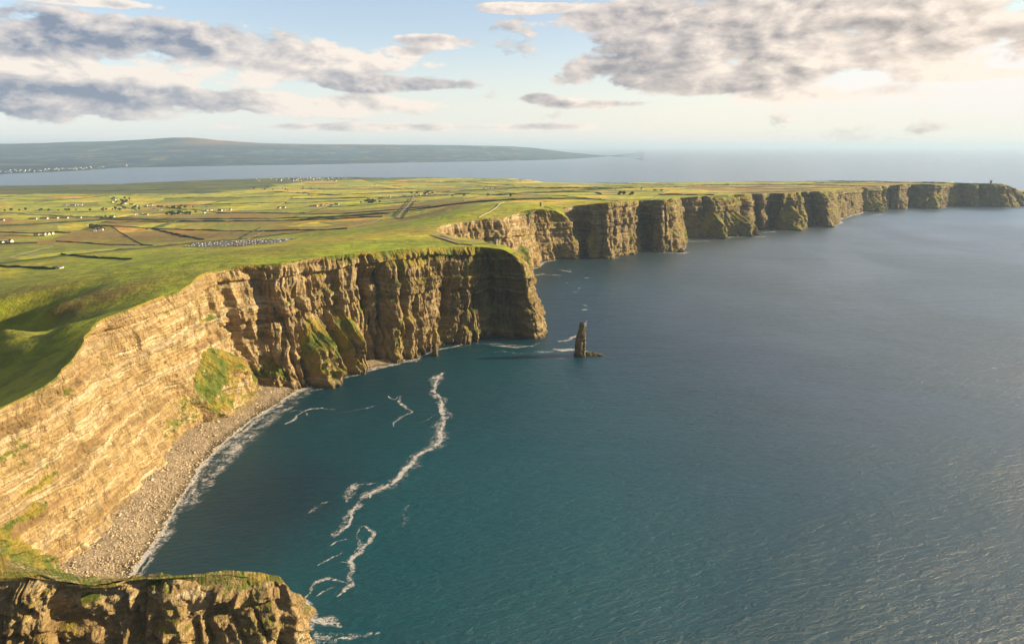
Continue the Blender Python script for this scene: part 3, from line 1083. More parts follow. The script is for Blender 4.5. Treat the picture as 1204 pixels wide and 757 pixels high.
# the long foam streak
streak = cro([(415, 18), (395, 45), (392, 70), (412, 95), (420, 130), (418, 165), (408, 200), (395, 222), (365, 235), (345, 250), (325, 275), (300, 300), (285, 318), (250, 332), (215, 345), (190, 365), (178, 395), (160, 430), (135, 450), (115, 470)], k3, 340, 430)
foam_ribbon(streak, 7, 1.15, .25, seed=1)
foam_ribbon(streak, 20, .62, .5, .10, seed=2)
foam_ribbon(cro([(260, 335), (235, 340), (215, 352), (205, 365)], k3, 340, 430), 14, .7, .3, .14, 3)
foam_ribbon(cro([(240, 312), (205, 325), (175, 345), (150, 375)], k3, 340, 430), 14, .5, .6, .11, 4)
foam_ribbon(cro([(188, 440), (205, 435), (222, 455), (218, 478), (195, 500), (175, 520), (160, 545), (158, 570), (170, 595), (150, 615), (132, 632)], k3, 340, 430), 7.5, .95, .3, .14, 5)
foam_ribbon(cro([(190, 440), (185, 470), (190, 495), (178, 512)], k3, 340, 430), 6, .8, .3, .12, 6)
foam_ribbon(cro([(155, 470), (130, 482), (112, 495)], k3, 340, 430), 6, .85, .3, .12, 7)
foam_ribbon(cro([(160, 500), (125, 520), (75, 545)], k3, 340, 430), 5, .8, .3, .12, 8)
foam_ribbon(cro([(165, 530), (150, 528), (130, 532)], k3, 340, 430), 4, .85, .3, .12, 9)
foam_ribbon(cro([(160, 585), (130, 578), (95, 580), (60, 598), (45, 620), (48, 650)], k3, 340, 430), 8, .85, .3, .14, 10)
foam_ribbon(cro([(120, 600), (95, 612), (65, 630)], k3, 340, 430), 6, .7, .3, .12, 11)
foam_ribbon(cro([(40, 625), (42, 650), (55, 680), (60, 720)], k3, 340, 430), 24, 1.0, .3, .16, 12)
foam_ribbon(cro([(50, 690), (90, 692), (125, 700), (152, 712)], k3, 340, 430), 22, .95, .2, .17, 13)
foam_ribbon(cro([(125, 742), (148, 736), (165, 742)], k3, 340, 430), 7, 1.0, .2, .12, 14)
foam_ribbon(cro([(60, 720), (95, 735), (130, 740), (190, 735), (240, 722)], k3, 340, 430), 24, .75, .4, .11, 15)
# side curls
foam_ribbon(cro([(262, 82), (285, 92), (300, 80), (302, 100), (325, 115), (328, 128), (305, 138), (290, 150), (282, 165)], k3, 340, 430), 6, .85, .3, .12, 16)
foam_ribbon(cro([(415, 128), (390, 140), (350, 157)], k3, 340, 430), 4.5, .6, .3, .12, 17)
foam_ribbon(cro([(245, 105), (200, 118), (140, 128)], k3, 340, 430), 5, .5, .3, .12, 18)
foam_ribbon(cro([(330, 370), (312, 400), (305, 440)], k3, 340, 430), 10, .36, .4, .12, 19)
foam_ribbon(cro([(100, 365), (70, 385), (40, 405)], k3, 340, 430), 12, .4, .4, .12, 20)
foam_ribbon(cro([(-10, 160), (10, 150), (40, 122), (60, 115), (95, 118), (125, 120)], k3, 340, 430), 6, .8, .4, .12, 21)
foam_ribbon(cro([(-20, 130), (20, 120), (45, 130), (75, 140)], k3, 340, 430), 6, .55, .4, .12, 22)
flush_foam('long white foam streak winding across the dark teal bay')
# surf along the beach and the cliff feet
water = [(151, 680), (183, 636), (204, 598), (222, 570), (238, 544), (262, 520), (285, 502), (308, 486), (330, 472), (352, 458), (385, 448), (422, 436), (455, 428), (495, 421)]
foam_ribbon(PX((130, 712), *water), 11, 1.3, .12, .25, 30, False)
foam_ribbon([q + np.array([7, -4]) for q in PX((150, 690), *water[1:])], 13, .75, .35, .13, 31)
foam_ribbon([q + np.array([16, -8]) for q in PX(*water[2:11])], 26, .5, .5, .11, 32)
foam_ribbon([q + np.array([24, -12]) for q in PX(*water[3:9])], 26, .60, .5, .10, 33)
foam_ribbon(PX((495, 421), (505, 415), (520, 410), (535, 407), (548, 404)), 10, .8, .3, .2, 34)
foam_ribbon(PX((540, 409), (560, 404), (580, 404), (600, 405), (625, 408), (638, 402)), 8, .5, .3, .2, 35)
foam_ribbon(PX((574, 406), (590, 407), (610, 409), (630, 406)), 11, 1.0, .2, .22, 36)
foam_ribbon(PX((560, 413), (590, 414), (620, 415), (650, 413)), 16, .42, .5, .11, 37)
foam_ribbon(PX((552, 398), (575, 399), (605, 399), (640, 399)), 6, .6, .2, .2, 38)
flush_foam('white surf breaking along the boulder beach and round the square headland')
# stack surf
foam_ribbon(PX((650, 410), (662, 412), (675, 411), (682, 412)), 17, 1.2, .2, .2, 40)
foam_ribbon(PX((655, 402), (668, 400), (676, 396), (680, 392)), 14, .85, .3, .15, 41)
foam_ribbon(PX((686, 412), (698, 416), (709, 419)), 9, .95, .2, .2, 42)
foam_ribbon(PX((640, 419), (655, 422), (668, 421)), 11, .8, .3, .12, 43)
foam_ribbon(PX((688, 384), (689, 380), (689, 376)), 7, .8, .2, .12, 44)
for k, (a, b) in enumerate([((684, 364), (692, 364)), ((672, 349), (676, 349)), ((674, 344), (679, 343.5)), ((686, 358.5), (690, 360)), ((678, 339), (682, 338.5)), ((660, 318), (672, 320)), ((688, 327), (694, 327)), ((664, 333), (669, 333)), ((623, 325), (640, 322)), ((640, 323), (660, 324)), ((655, 317), (672, 318)), ((694, 320), (700, 320))]):
    foam_ribbon(PX(a, ((a[0] + b[0]) / 2, (a[1] + b[1]) / 2), b), 9 if k > 8 else 12, .85, .2, .12, 50 + k, False)
flush_foam('patches of white foam round the sea stack and behind the headland')
# surf along the far cliffs, following their feet
footxy = V[:, -8, :2].astype(float)
for a, b, w, dn in ((32.6, 36.6, 16, 1.1), (40.2, 43.5, 14, .8), (45.5, 48.9, 24, 1.2), (49.3, 56.0, 26, 1.15), (56.5, 60.4, 30, 1.2), (61.0, 66.0, 40, 1.3), (66.0, 77.0, 36, .95)):
    i0, i1 = np.searchsorted(SI, a), np.searchsorted(SI, b)
    q = smooth1(footxy[i0:i1:3], 2) + smooth1(nrm[i0:i1:3], 3) * 3.0
    foam_ribbon(q, w, dn, .3, .18, int(60 + a), False)
foam_ribbon(PX((775, 297), (800, 298), (813, 296)), 22, .95, .2, .2, 90)
foam_ribbon(PX((800, 284), (825, 284), (836, 283)), 18, .8, .2, .2, 91)
foam_ribbon(PX((882, 278), (893, 278.5), (902, 278)), 22, .95, .2, .2, 92)
foam_ribbon(PX((895, 274), (905, 273), (913, 272)), 20, .9, .2, .2, 93)
foam_ribbon(PX((978, 265), (984, 262), (990, 256)), 30, .95, .2, .2, 94)
foam_ribbon(PX((1024, 254), (1030, 253), (1037, 252)), 24, .9, .2, .2, 95)
foam_ribbon(PX((996, 252.5), (1010, 249.5), (1034, 248.5)), 28, .95, .2, .2, 96)
foam_ribbon(PX((1180, 244), (1190, 244.5)), 40, 1, .1, .2, 97)
flush_foam('thin white surf line along the feet of the distant cliffs')

# ------------------------------------------------------------------ beach
bl = [(35, 735), (60, 700), (81, 673), (112, 646), (143, 605), (168, 576), (193, 547), (220, 509), (234, 503), (255, 487), (292, 465), (326, 451), (352, 452), (385, 443), (422, 431), (460, 425), (495, 418)]
wl = [(118, 735), (136, 705), (151, 680), (165, 660), (183, 636), (204, 598), (222, 570), (238, 544), (262, 520), (285, 502), (308, 486), (330, 472), (352, 458), (385, 448), (422, 436), (460, 428), (495, 421)]
BA = resample(np.array([list(P0(*p)) for p in bl]), 1)
BB = resample(np.array([list(P0(*p)) for p in wl]), 1)
nA = 420
ia = np.linspace(0, 1, nA)
BA = np.stack([np.interp(ia, np.linspace(0, 1, len(BA)), BA[:, i]) for i in (0, 1)], 1)
BB = np.stack([np.interp(ia, np.linspace(0, 1, len(BB)), BB[:, i]) for i in (0, 1)], 1)
mB = 40
u = np.linspace(-0.45, 1.25, mB)
bxy = BA[:, None, :] * (1 - u[None, :, None]) + BB[:, None, :] * u[None, :, None]
wid = np.linalg.norm(BB - BA, axis=1)[:, None]
bz_ = (1 - u[None, :]) * np.minimum(9, wid * .18 + 1) * 1.0 + fbm(bxy[:, :, 0] / 9, bxy[:, :, 1] / 9, 0, 801, 4) * 0.9
bxy = bxy + (fbm(bxy[:, :, 0] / 14, bxy[:, :, 1] / 14, 0, 802, 3) * 2.0)[:, :, None]
beach = new_mesh('beach', np.concatenate([bxy, bz_[:, :, None]], 2).reshape(-1, 3), grid_faces(nA, mB), [M_BEACH])
tag(beach, kind='structure')


def rock_verts(r, seed, sub=2):
    import bmesh
    bm = bmesh.new()
    bmesh.ops.create_icosphere(bm, subdivisions=sub, radius=1)
    v = np.array([x.co[:] for x in bm.verts])
    f = np.array([[x.index for x in p.verts] for p in bm.faces])
    bm.free()
    q = v.copy()
    rr = np.random.default_rng(seed)
    for k in range(7):
        n = rr.normal(size=3)
        n /= np.linalg.norm(n)
        d = v @ n
        c = rr.uniform(.45, .8)
        v = v - np.outer(np.maximum(d - c, 0), n)
    v *= (1 + fbm(q[:, 0] * 2 + seed, q[:, 1] * 2, q[:, 2] * 2, seed, 3) * .25)[:, None]
    v *= np.array([rr.uniform(.8, 1.3), rr.uniform(.7, 1.1), rr.uniform(.5, .8)])
    return v * r, f


def beach_pt(i, w):
    p = BA[i] * (1 - w) + BB[i] * w
    z = (1 - w) * min(9, np.linalg.norm(BB[i] - BA[i]) * .18 + 1)
    return p[0], p[1], z


# loose boulders: the largest are things, the shingle of smaller ones is one mass
bm_meshes = []
for k in range(8):
    v, f = rock_verts(1.0, 900 + k)
    me = bpy.data.meshes.new('boulder')
    me.from_pydata([tuple(x) for x in v], [], [tuple(map(int, q)) for q in f])
    me.materials.append(M_BOULDER)
    bm_meshes.append(me)
rr = np.random.default_rng(33)
for k in range(220):
    i = int(rr.beta(1.0, 2.2) * (nA - 1))
    x, y, z = beach_pt(i, rr.uniform(.05, 1.08))
    s = rr.uniform(1.2, 2.4) * (0.8 + .5 * i / nA)
    o = bpy.data.objects.new('boulder', bm_meshes[k % 8])
    COL.objects.link(o)
    o.location = (x, y, z + s * .1)
    o.rotation_euler = (rr.uniform(-.3, .3), rr.uniform(-.3, .3), rr.uniform(0, 6.3))
    o.scale = (s, s, s)
    tag(o, 'large pale brown boulder lying on the shingle beach below the golden cliff', 'boulder', 'large boulders on the beach')
vs, fs = [], []
small = [rock_verts(1.0, 950 + k, 1) for k in range(6)]
cnt = 0
for k in range(5200):
    i = int(rr.beta(1.0, 1.9) * (nA - 1))
    x, y, z = beach_pt(i, rr.uniform(-.1, 1.06))
    s = rr.uniform(.45, 1.25)
    v, f = small[k % 6]
    a = rr.uniform(0, 6.3)
    c, s_ = math.cos(a), math.sin(a)
    q = np.stack([v[:, 0] * c - v[:, 1] * s_, v[:, 0] * s_ + v[:, 1] * c, v[:, 2]], 1) * s + np.array([x, y, z + .15])
    vs.append(q)
    fs.append(f + cnt)
    cnt += len(v)
o = new_mesh('shingle', np.vstack(vs), np.vstack(fs), [M_BOULDER], smooth=False)
tag(o, 'bank of small loose stones between the golden cliff and the surf', 'shingle', None, 'stuff')


# ------------------------------------------------------------------ promontory in the foreground (loft round its ridge)
def promontory():
    # ridge stations: crest, camera-side rim, foot; then round the tip and back along the far side
    st = []

    def q(ridge, rim_, ft, tone=.5, gr=1.0):
        st.append(tuple(ridge) + tuple(rim_) + tuple(ft) + (tone, gr))
    q(at(-120, 668, 112), (-520, 345, 104), (-520, 285), .4)
    q(at(-60, 672, 104), at(-60, 684, 101), (-440, 300), .4)
    q(at(0, 679, 98), at(0, 684, 95), (-372, 318), .3)
    q(at(30, 678, 97), at(30, 681, 95), (-338, 322), .6)
    q(at(46, 674, 97), at(44, 676, 96), (-315, 318), 1)
    q(at(68, 683, 92), at(66, 686, 90), (-305, 330), .8)
    q(at(82, 687, 89), at(80, 690, 87), (-298, 350), .2)
    q(at(108, 688, 86), at(108, 691, 84), (-285, 362), .1)
    q(at(135, 686, 84), at(135, 690, 82), (-268, 362), .2)
    q(at(150, 680, 84), at(150, 682, 83), (-250, 350), .5)
    q(at(217, 676, 79), at(217, 679, 78), (-212, 352), .6)
    q(at(240, 673, 77), at(240, 677, 75.5), (-198, 358), .6)
    q(at(262, 670.5, 76), at(262, 676, 74), (-188, 366), .7)
    q(at(306, 672, 70), at(306, 681, 67), (-160, 380), .7)
    q(at(330, 678, 66), at(336, 686, 62), (-148, 392), .6)
    q(at(329, 679, 63), at(338, 692, 58), (-141, 412), .8)
    q(at(329, 679, 63), at(340, 690, 57), (-138, 430), .8)
    q(at(322, 677, 65), at(338, 687, 58), (-143, 444), .7)
    q(at(306, 672, 70), (-171, 424, 62), (-164, 442), .6)
    q(at(262, 670.5, 76), (-199, 416, 68), (-203, 444), .6)
    q(at(217, 676, 79), (-230, 413, 71), (-238, 446), .6)
    q(at(150, 680, 84), (-268, 413, 76), (-282, 450), .5)
    q(at(108, 688, 86), (-292, 412, 79), (-310, 452), .5)
    q(at(68, 683, 92), (-318, 412, 84), (-345, 480), .5)
    q(at(30, 678, 97), (-355, 420, 88), (-385, 520), .5)
    q(at(0, 679, 98), (-390, 460, 88), (-410, 560), .5)
    q(at(-60, 672, 104), (-430, 460, 98), (-450, 560), .5)
    st = np.array(st)
    A_ = []
    for i in range(len(st) - 1):
        L = max(np.linalg.norm(st[i + 1, 3:5] - st[i, 3:5]), np.linalg.norm(st[i + 1, 6:8] - st[i, 6:8]))
        k = max(1, int(L / 0.8))
        for j in range(k):
            A_.append(st[i] + (st[i + 1] - st[i]) * j / k)
    A_ = np.array(A_)
    A_ = np.stack([smooth1(A_[:, i], 4) for i in range(A_.shape[1])], 1)
    n = len(A_)
    rd, rm, ft = A_[:, 0:3], A_[:, 3:6], A_[:, 6:8]
    md = (rm[:, :2] + ft) / 2
    s = np.r_[0, np.cumsum(np.linalg.norm(np.diff(md, axis=0), axis=1))]
    tg = np.gradient(smooth1(md, 12), axis=0)
    tg /= np.maximum(np.linalg.norm(tg, axis=1)[:, None], 1e-6)
    nr = np.stack([tg[:, 1], -tg[:, 0]], 1)
    K1, K2 = 9, 130
    rows = []
    tot = K1 + K2
    Tm = np.r_[np.linspace(0, 1, K1, endpoint=False) - 1, np.linspace(0, 1, K2)]     # -1..0 crest to rim, 0..1 rim to foot
    P = np.zeros((n, tot, 3))
    for j, t_ in enumerate(Tm):
        if t_ < 0:
            P[:, j] = rd + (rm - rd) * (1 + t_)
        else:
            o_ = t_ ** 1.0 * 0.9 + 0.1 * min(1, t_ * 8)
            P[:, j, :2] = rm[:, :2] + (ft - rm[:, :2]) * o_
            P[:, j, 2] = rm[:, 2] + (-4 - rm[:, 2]) * t_
    Tt = np.broadcast_to(Tm[None, :], (n, tot))
    Sq = np.broadcast_to(s[:, None], (n, tot))
    Z_ = P[:, :, 2]
    env_ = sstep(-0.08, 0.10, Tt)
    d = ridged((Sq + fbm(Sq / 15, Z_ / 25, 0, 5, 2) * 5) / 24, Z_ / 30, 0, 1201, 3) * 4 + fbm(Sq / 42, Z_ / 60, 0, 1221, 2) * 13 - (1 - np.clip(np.abs(vnoise(Sq / 18 + Z_ / 40, Z_ / 22, 0, 1223)) * 3, 0, 1)) ** 1.4 * 6 + ridged(Sq / 8 + Z_ / 11, Z_ / 12, 0, 1203, 3) * 2.2
    d += fbm(P[:, :, 0] / 13, P[:, :, 1] / 13, Z_ / 11, 1205, 6, .6) * 8.5
    bd = vnoise((Z_ + fbm(P[:, :, 0] / 40, P[:, :, 1] / 40, 0, 6, 2) * 6) / 4.5, .5, 0, 1207)
    d += (sstep(-.2, .2, bd) * 2 - 1) * .8
    d -= sstep(.35, .6, vnoise(Sq / 14, Z_ / 40, 0, 1209)) * 6 + 4
    P[:, :, :2] += nr[:, None, :] * (d * env_)[:, :, None]
    P[:, :, 2] += fbm(P[:, :, 0] / 8, P[:, :, 1] / 8, 0, 1211, 3) * .8 + env_ * fbm(P[:, :, 0] / 6, P[:, :, 1] / 6, Z_ / 6, 1212, 3) * 1.2
    o = new_mesh('headland', P.reshape(-1, 3), grid_faces(n, tot)[:, ::-1].copy(), [M_ROCK])
    gi_ = np.gradient(P, axis=0)
    gj_ = np.gradient(P, axis=1)
    nn_ = np.cross(gi_, gj_)
    nn_ /= np.maximum(np.linalg.norm(nn_, axis=2)[:, :, None], 1e-6)
    up_ = np.abs(nn_[:, :, 2])
    g = sstep(.48, .85, up_) * (.2 + .65 * sstep(-.2, .4, fbm(P[:, :, 0] / 14, P[:, :, 1] / 14, Z_ / 14, 1213, 3))) 
    back = np.broadcast_to((np.arange(n) > n * .72)[:, None], g.shape)
    g = np.where(back, np.maximum(g, .75), g)
    g = np.where(Tt < -.02, .62 + .3 * fbm(P[:, :, 0] / 9, P[:, :, 1] / 9, 0, 1214, 3), g)
    vattr(o, 'grass', g)
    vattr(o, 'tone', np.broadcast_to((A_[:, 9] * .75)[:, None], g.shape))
    set_uv(o, Sq, Z_)
    tag(o, 'rugged brown promontory with a narrow grassy top in the bottom corner', 'headland', kind='structure')


promontory()


# ------------------------------------------------------------------ sea stacks
def stack(name, px, py, hgt_m, prof, label, cat='sea stack', seed=1, lean=(0, 0)):
    c = at(px, py, 0)
    n, m = 72, 90
    a = np.linspace(0, 2 * np.pi, n + 1)[:-1]
    zz = np.linspace(-4, hgt_m, m)
    tz = np.clip(zz / hgt_m, 0, 1)
    wv = np.interp(tz, [p[0] for p in prof], [p[1] for p in prof])
    dv = np.interp(tz, [p[0] for p in prof], [p[2] for p in prof])
    ox = np.interp(tz, [p[0] for p in prof], [p[3] for p in prof])
    Ag, Zs = np.meshgrid(a, zz, indexing='ij')
    ax, ay = np.cos(Ag), np.sin(Ag)
    sq = 1 / np.maximum(np.abs(ax), np.abs(ay)) ** .6
    r = 1 + .13 * fbm(ax * 2 + seed, ay * 2, Zs / 9, 1300 + seed, 4) + .08 * ridged(Ag * 2.5, 0, 0, 1310 + seed, 2)
    bd = vnoise(Zs / 3.2, .5, 0, 1320 + seed)
    r = r + (sstep(-.2, .2, bd) - .5) * .10
    V_ = np.stack([ax * wv[None, :] * sq * r + ox[None, :], ay * dv[None, :] * sq * r, Zs + fbm(ax * 3, ay * 3, 0, 7, 2) * 1.5 * (tz > .9)[None, :]], -1)
    V_ = V_.reshape(-1, 3)
    f = []
    for i in range(n):
        for j in range(m - 1):
            f.append((i * m + j, ((i + 1) % n) * m + j, ((i + 1) % n) * m + j + 1, i * m + j + 1))
    f.append(tuple(i * m + m - 1 for i in range(n)))
    V_[:, 0] += c[0]
    V_[:, 1] += c[1]
    o = new_mesh(name, V_, f, [M_ROCK])
    g = np.clip((V_[:, 2] / hgt_m - .55) * 1.4, 0, 1) * .75 + .1 * 0
    vattr(o, 'grass', g)
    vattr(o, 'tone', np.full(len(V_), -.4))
    set_uv(o, np.repeat(a * 12, m), V_[:, 2])
    tag(o, label, cat)
    return o


stack('sea_stack', 681.5, 418, 61, [(0, 10.5, 12, 0), (.12, 9.2, 11, 0), (.3, 8.9, 10, .4), (.5, 8.3, 9, .9), (.60, 7.8, 8, 1.3), (.68, 6.2, 7, 2.2), (.85, 5.2, 5, 2.8), (.95, 3.8, 4, 2.9), (1, 1.8, 2, 2.7)], 'tall narrow sea stack of layered rock standing off the square headland', seed=1)
stack('skerry', 698, 417.5, 5.5, [(0, 20, 7, 0), (.5, 15, 5, -2), (1, 6, 2, -6)], 'low flat rock ledge at the right foot of the tall sea stack', 'rock', 2)
stack('sea_stack', 888, 276.5, 42, [(0, 15, 13, 0), (.5, 9, 8, 1), (1, 1, 1, 1)], 'small dark pyramid-shaped sea stack below the distant cliffs', seed=3)
stack('skerry', 511, 418, 22, [(0, 6, 7, 0), (.5, 4.5, 5, 1), (1, 1.5, 1.5, 1)], 'dark pointed rock in the surf at the foot of the near cliffs', 'rock', 4)
stack('skerry', 801, 296.5, 14, [(0, 13, 8, 0), (.5, 9, 6, 0), (1, 3, 2, 0)], 'low rock in white surf off the third cliff spur', 'rock', 5)

# ------------------------------------------------------------------ far shore and hills
shore_px = [(-800, 232), (-200, 213), (-60, 207), (0, 205), (60, 202.5), (116, 199.5), (140, 197.5), (282, 195), (400, 193), (480, 191.3), (540, 190.4), (600, 189.3), (650, 188), (690, 186), (708, 184.6), (730, 181.5), (757, 179)]
ridge_px = [(-800, 171, 24000), (-200, 170.5, 24000), (0, 169.5, 24000), (90, 167.5, 24000), (140, 165.8, 24000), (175, 163.5, 24000), (215, 161.3, 24000), (245, 164, 24000), (275, 167, 24000), (310, 169, 24500), (400, 170, 26000), (500, 170.5, 27000), (580, 171.5, 28000), (640, 174, 29000), (690, 177.3, 28000), (730, 178.6, 27000), (757, 178.9, 26500)]
sh = np.array([at(a, b, 0) for a, b in shore_px])
xs_ = np.array([a for a, b in shore_px], float)
nc = 740
pxs = np.linspace(-800, 757, nc)
shx = np.interp(pxs, xs_, sh[:, 0])
shy = np.interp(pxs, xs_, sh[:, 1])
rd_ = np.array([atY(a, b, c) for a, b, c in ridge_px])
rx_ = np.interp(pxs, [a[0] for a in ridge_px], rd_[:, 0])
ry_ = np.interp(pxs, [a[0] for a in ridge_px], rd_[:, 1])
rz_ = np.interp(pxs, [a[0] for a in ridge_px], rd_[:, 2])
rz_ = smooth1(rz_, 6) * (1 - sstep(600, 745, pxs))
mr = 120
w_ = np.linspace(0, 1.35, mr)
HX = shx[:, None] + (rx_ - shx)[:, None] * w_
HY = shy[:, None] + (ry_ - shy)[:, None] * w_
prof = np.where(w_ < .06, w_ * 0, 0) + np.where(w_ <= 1, 0.30 * w_ + 0.70 * w_ ** 2.6, 1 - (w_ - 1) * 2.2)
HZ = 6 * (1 - sstep(600, 757, pxs))[:, None] + rz_[:, None] * prof[None, :] + fbm(HX / 1500, HY / 1500, 0, 1401, 4) * 22 * sstep(.03, .5, w_)[None, :]
HZ[:, 0] = -5
HX += (fbm(HX / 500, HY / 500, 0, 1403, 3) * 120)
HY += (fbm(HX / 700, HY / 700, 0, 1404, 3) * 160)
hills = new_mesh('hills', np.stack([HX, HY, HZ], -1).reshape(-1, 3), grid_faces(nc, mr)[:, ::-1].copy(), [M_HILL])
tag(hills, kind='structure')


def island(px0, px1, py, top, label):
    a, b = at(px0, py, 0), at(px1, py, 0)
    n, m = 80, 12
    t_ = np.linspace(0, 1, n)
    c = a + (b - a) * t_[:, None]
    hz = top * np.sin(np.pi * t_) ** .6 * (1 + .3 * fbm(t_ * 5, px0, 0, 3, 3))
    w = 900 * np.sin(np.pi * t_) ** .5
    an = np.linspace(0, np.pi, m)
    v = np.stack([c[:, None, 0] + 0 * an, c[:, None, 1] - np.cos(an)[None, :] * w[:, None], hz[:, None] * np.sin(an)[None, :] - 2], -1)
    o = new_mesh('island', v.reshape(-1, 3), grid_faces(n, m)[:, ::-1].copy(), [M_HILL])
    tag(o, label, 'island', None, 'structure')


island(905, 985, 178.8, 14, 'faint low island strip on the hazy sea')
island(1010, 1175, 174.2, 140, 'faint long island on the bright horizon')

# ------------------------------------------------------------------ houses
def gable_house(L, Wd, h, rh, wing=False):
    """returns wall mesh and roof mesh, base at origin, long axis x"""
    l, w = L / 2, Wd / 2
    V_ = [(-l, -w, 0), (l, -w, 0), (l, w, 0), (-l, w, 0), (-l, -w, h), (l, -w, h), (l, w, h), (-l, w, h), (-l, 0, h + rh), (l, 0, h + rh)]
    F_ = [(0, 1, 5, 4), (1, 2, 6, 9, 5), (2, 3, 7, 6), (3, 0, 4, 8, 7)]
    idx = [0] * 4
    # recessed-looking windows and door stand 4 cm proud as dark panes
    for side in (-1, 1):
        n = max(2, int(L / 4))
        for k in range(n):
            x = -l + (k + .5) * L / n
            b = len(V_)
            y = side * (w + .04)
            z0, z1 = (0.1, 2.2) if k == n // 2 else (1.0, 2.3)
            V_ += [(x - .6, y, z0), (x + .6, y, z0), (x + .6, y, z1), (x - .6, y, z1)]
            F_.append((b, b + 1, b + 2, b + 3) if side < 0 else (b + 3, b + 2, b + 1, b))
            idx.append(1)
    wall = bpy.data.meshes.new('house')
    wall.from_pydata([(a, b, c - 1.0 if c == 0 else c) for a, b, c in V_], [], F_)
    wall.materials.append(M_WALL)
    wall.materials.append(M_GLASS)
    wall.polygons.foreach_set('material_index', idx)
    e = .5
    R_ = [(-l - e, -w - e, h - .25), (l + e, -w - e, h - .25), (l + e, 0, h + rh + .12), (-l - e, 0, h + rh + .12), (-l - e, w + e, h - .25), (l + e, w + e, h - .25),
          (-l - e, -w - e, h - .45), (l + e, -w - e, h - .45), (l + e, 0, h + rh - .1), (-l - e, 0, h + rh - .1), (-l - e, w + e, h - .45), (l + e, w + e, h - .45)]
    RF = [(0, 1, 2, 3), (3, 2, 5, 4), (6, 9, 8, 7), (9, 10, 11, 8), (0, 6, 7, 1), (4, 5, 11, 10), (0, 3, 9, 6), (3, 4, 10, 9), (1, 7, 8, 2), (2, 8, 11, 5)]
    for sx in (-1, 1):
        b = len(R_)
        x = sx * (l - .7)
        R_ += [(x - .5, -.4, h + rh - .3), (x + .5, -.4, h + rh - .3), (x + .5, .4, h + rh - .3), (x - .5, .4, h + rh - .3), (x - .5, -.4, h + rh + 1.3), (x + .5, -.4, h + rh + 1.3), (x + .5, .4, h + rh + 1.3), (x - .5, .4, h + rh + 1.3)]
        RF += [(b, b + 1, b + 5, b + 4), (b + 1, b + 2, b + 6, b + 5), (b + 2, b + 3, b + 7, b + 6), (b + 3, b, b + 4, b + 7), (b + 4, b + 5, b + 6, b + 7)]
    roof = bpy.data.meshes.new('roof')
    roof.from_pydata(R_, [], RF)
    roof.materials.append(M_SLATE)
    return wall, roof


HM = [gable_house(14, 7.5, 3.2, 3.0), gable_house(19, 8, 3.4, 3.2), gable_house(12, 8, 5.6, 3.0), gable_house(30, 9, 3.6, 2.6)]


def house(x, y, z, kind, rz, s, label, group, name='house', cat='house'):
    w, r = HM[kind]
    o = bpy.data.objects.new(name, w)
    COL.objects.link(o)
    o.location = (x, y, z)
    o.rotation_euler = (0, 0, rz)
    o.scale = (s, s, s)
    c = bpy.data.objects.new('roof', r)
    COL.objects.link(c)
    c.parent = o
    tag(o, label, cat, group)
    return o


rr = np.random.default_rng(77)
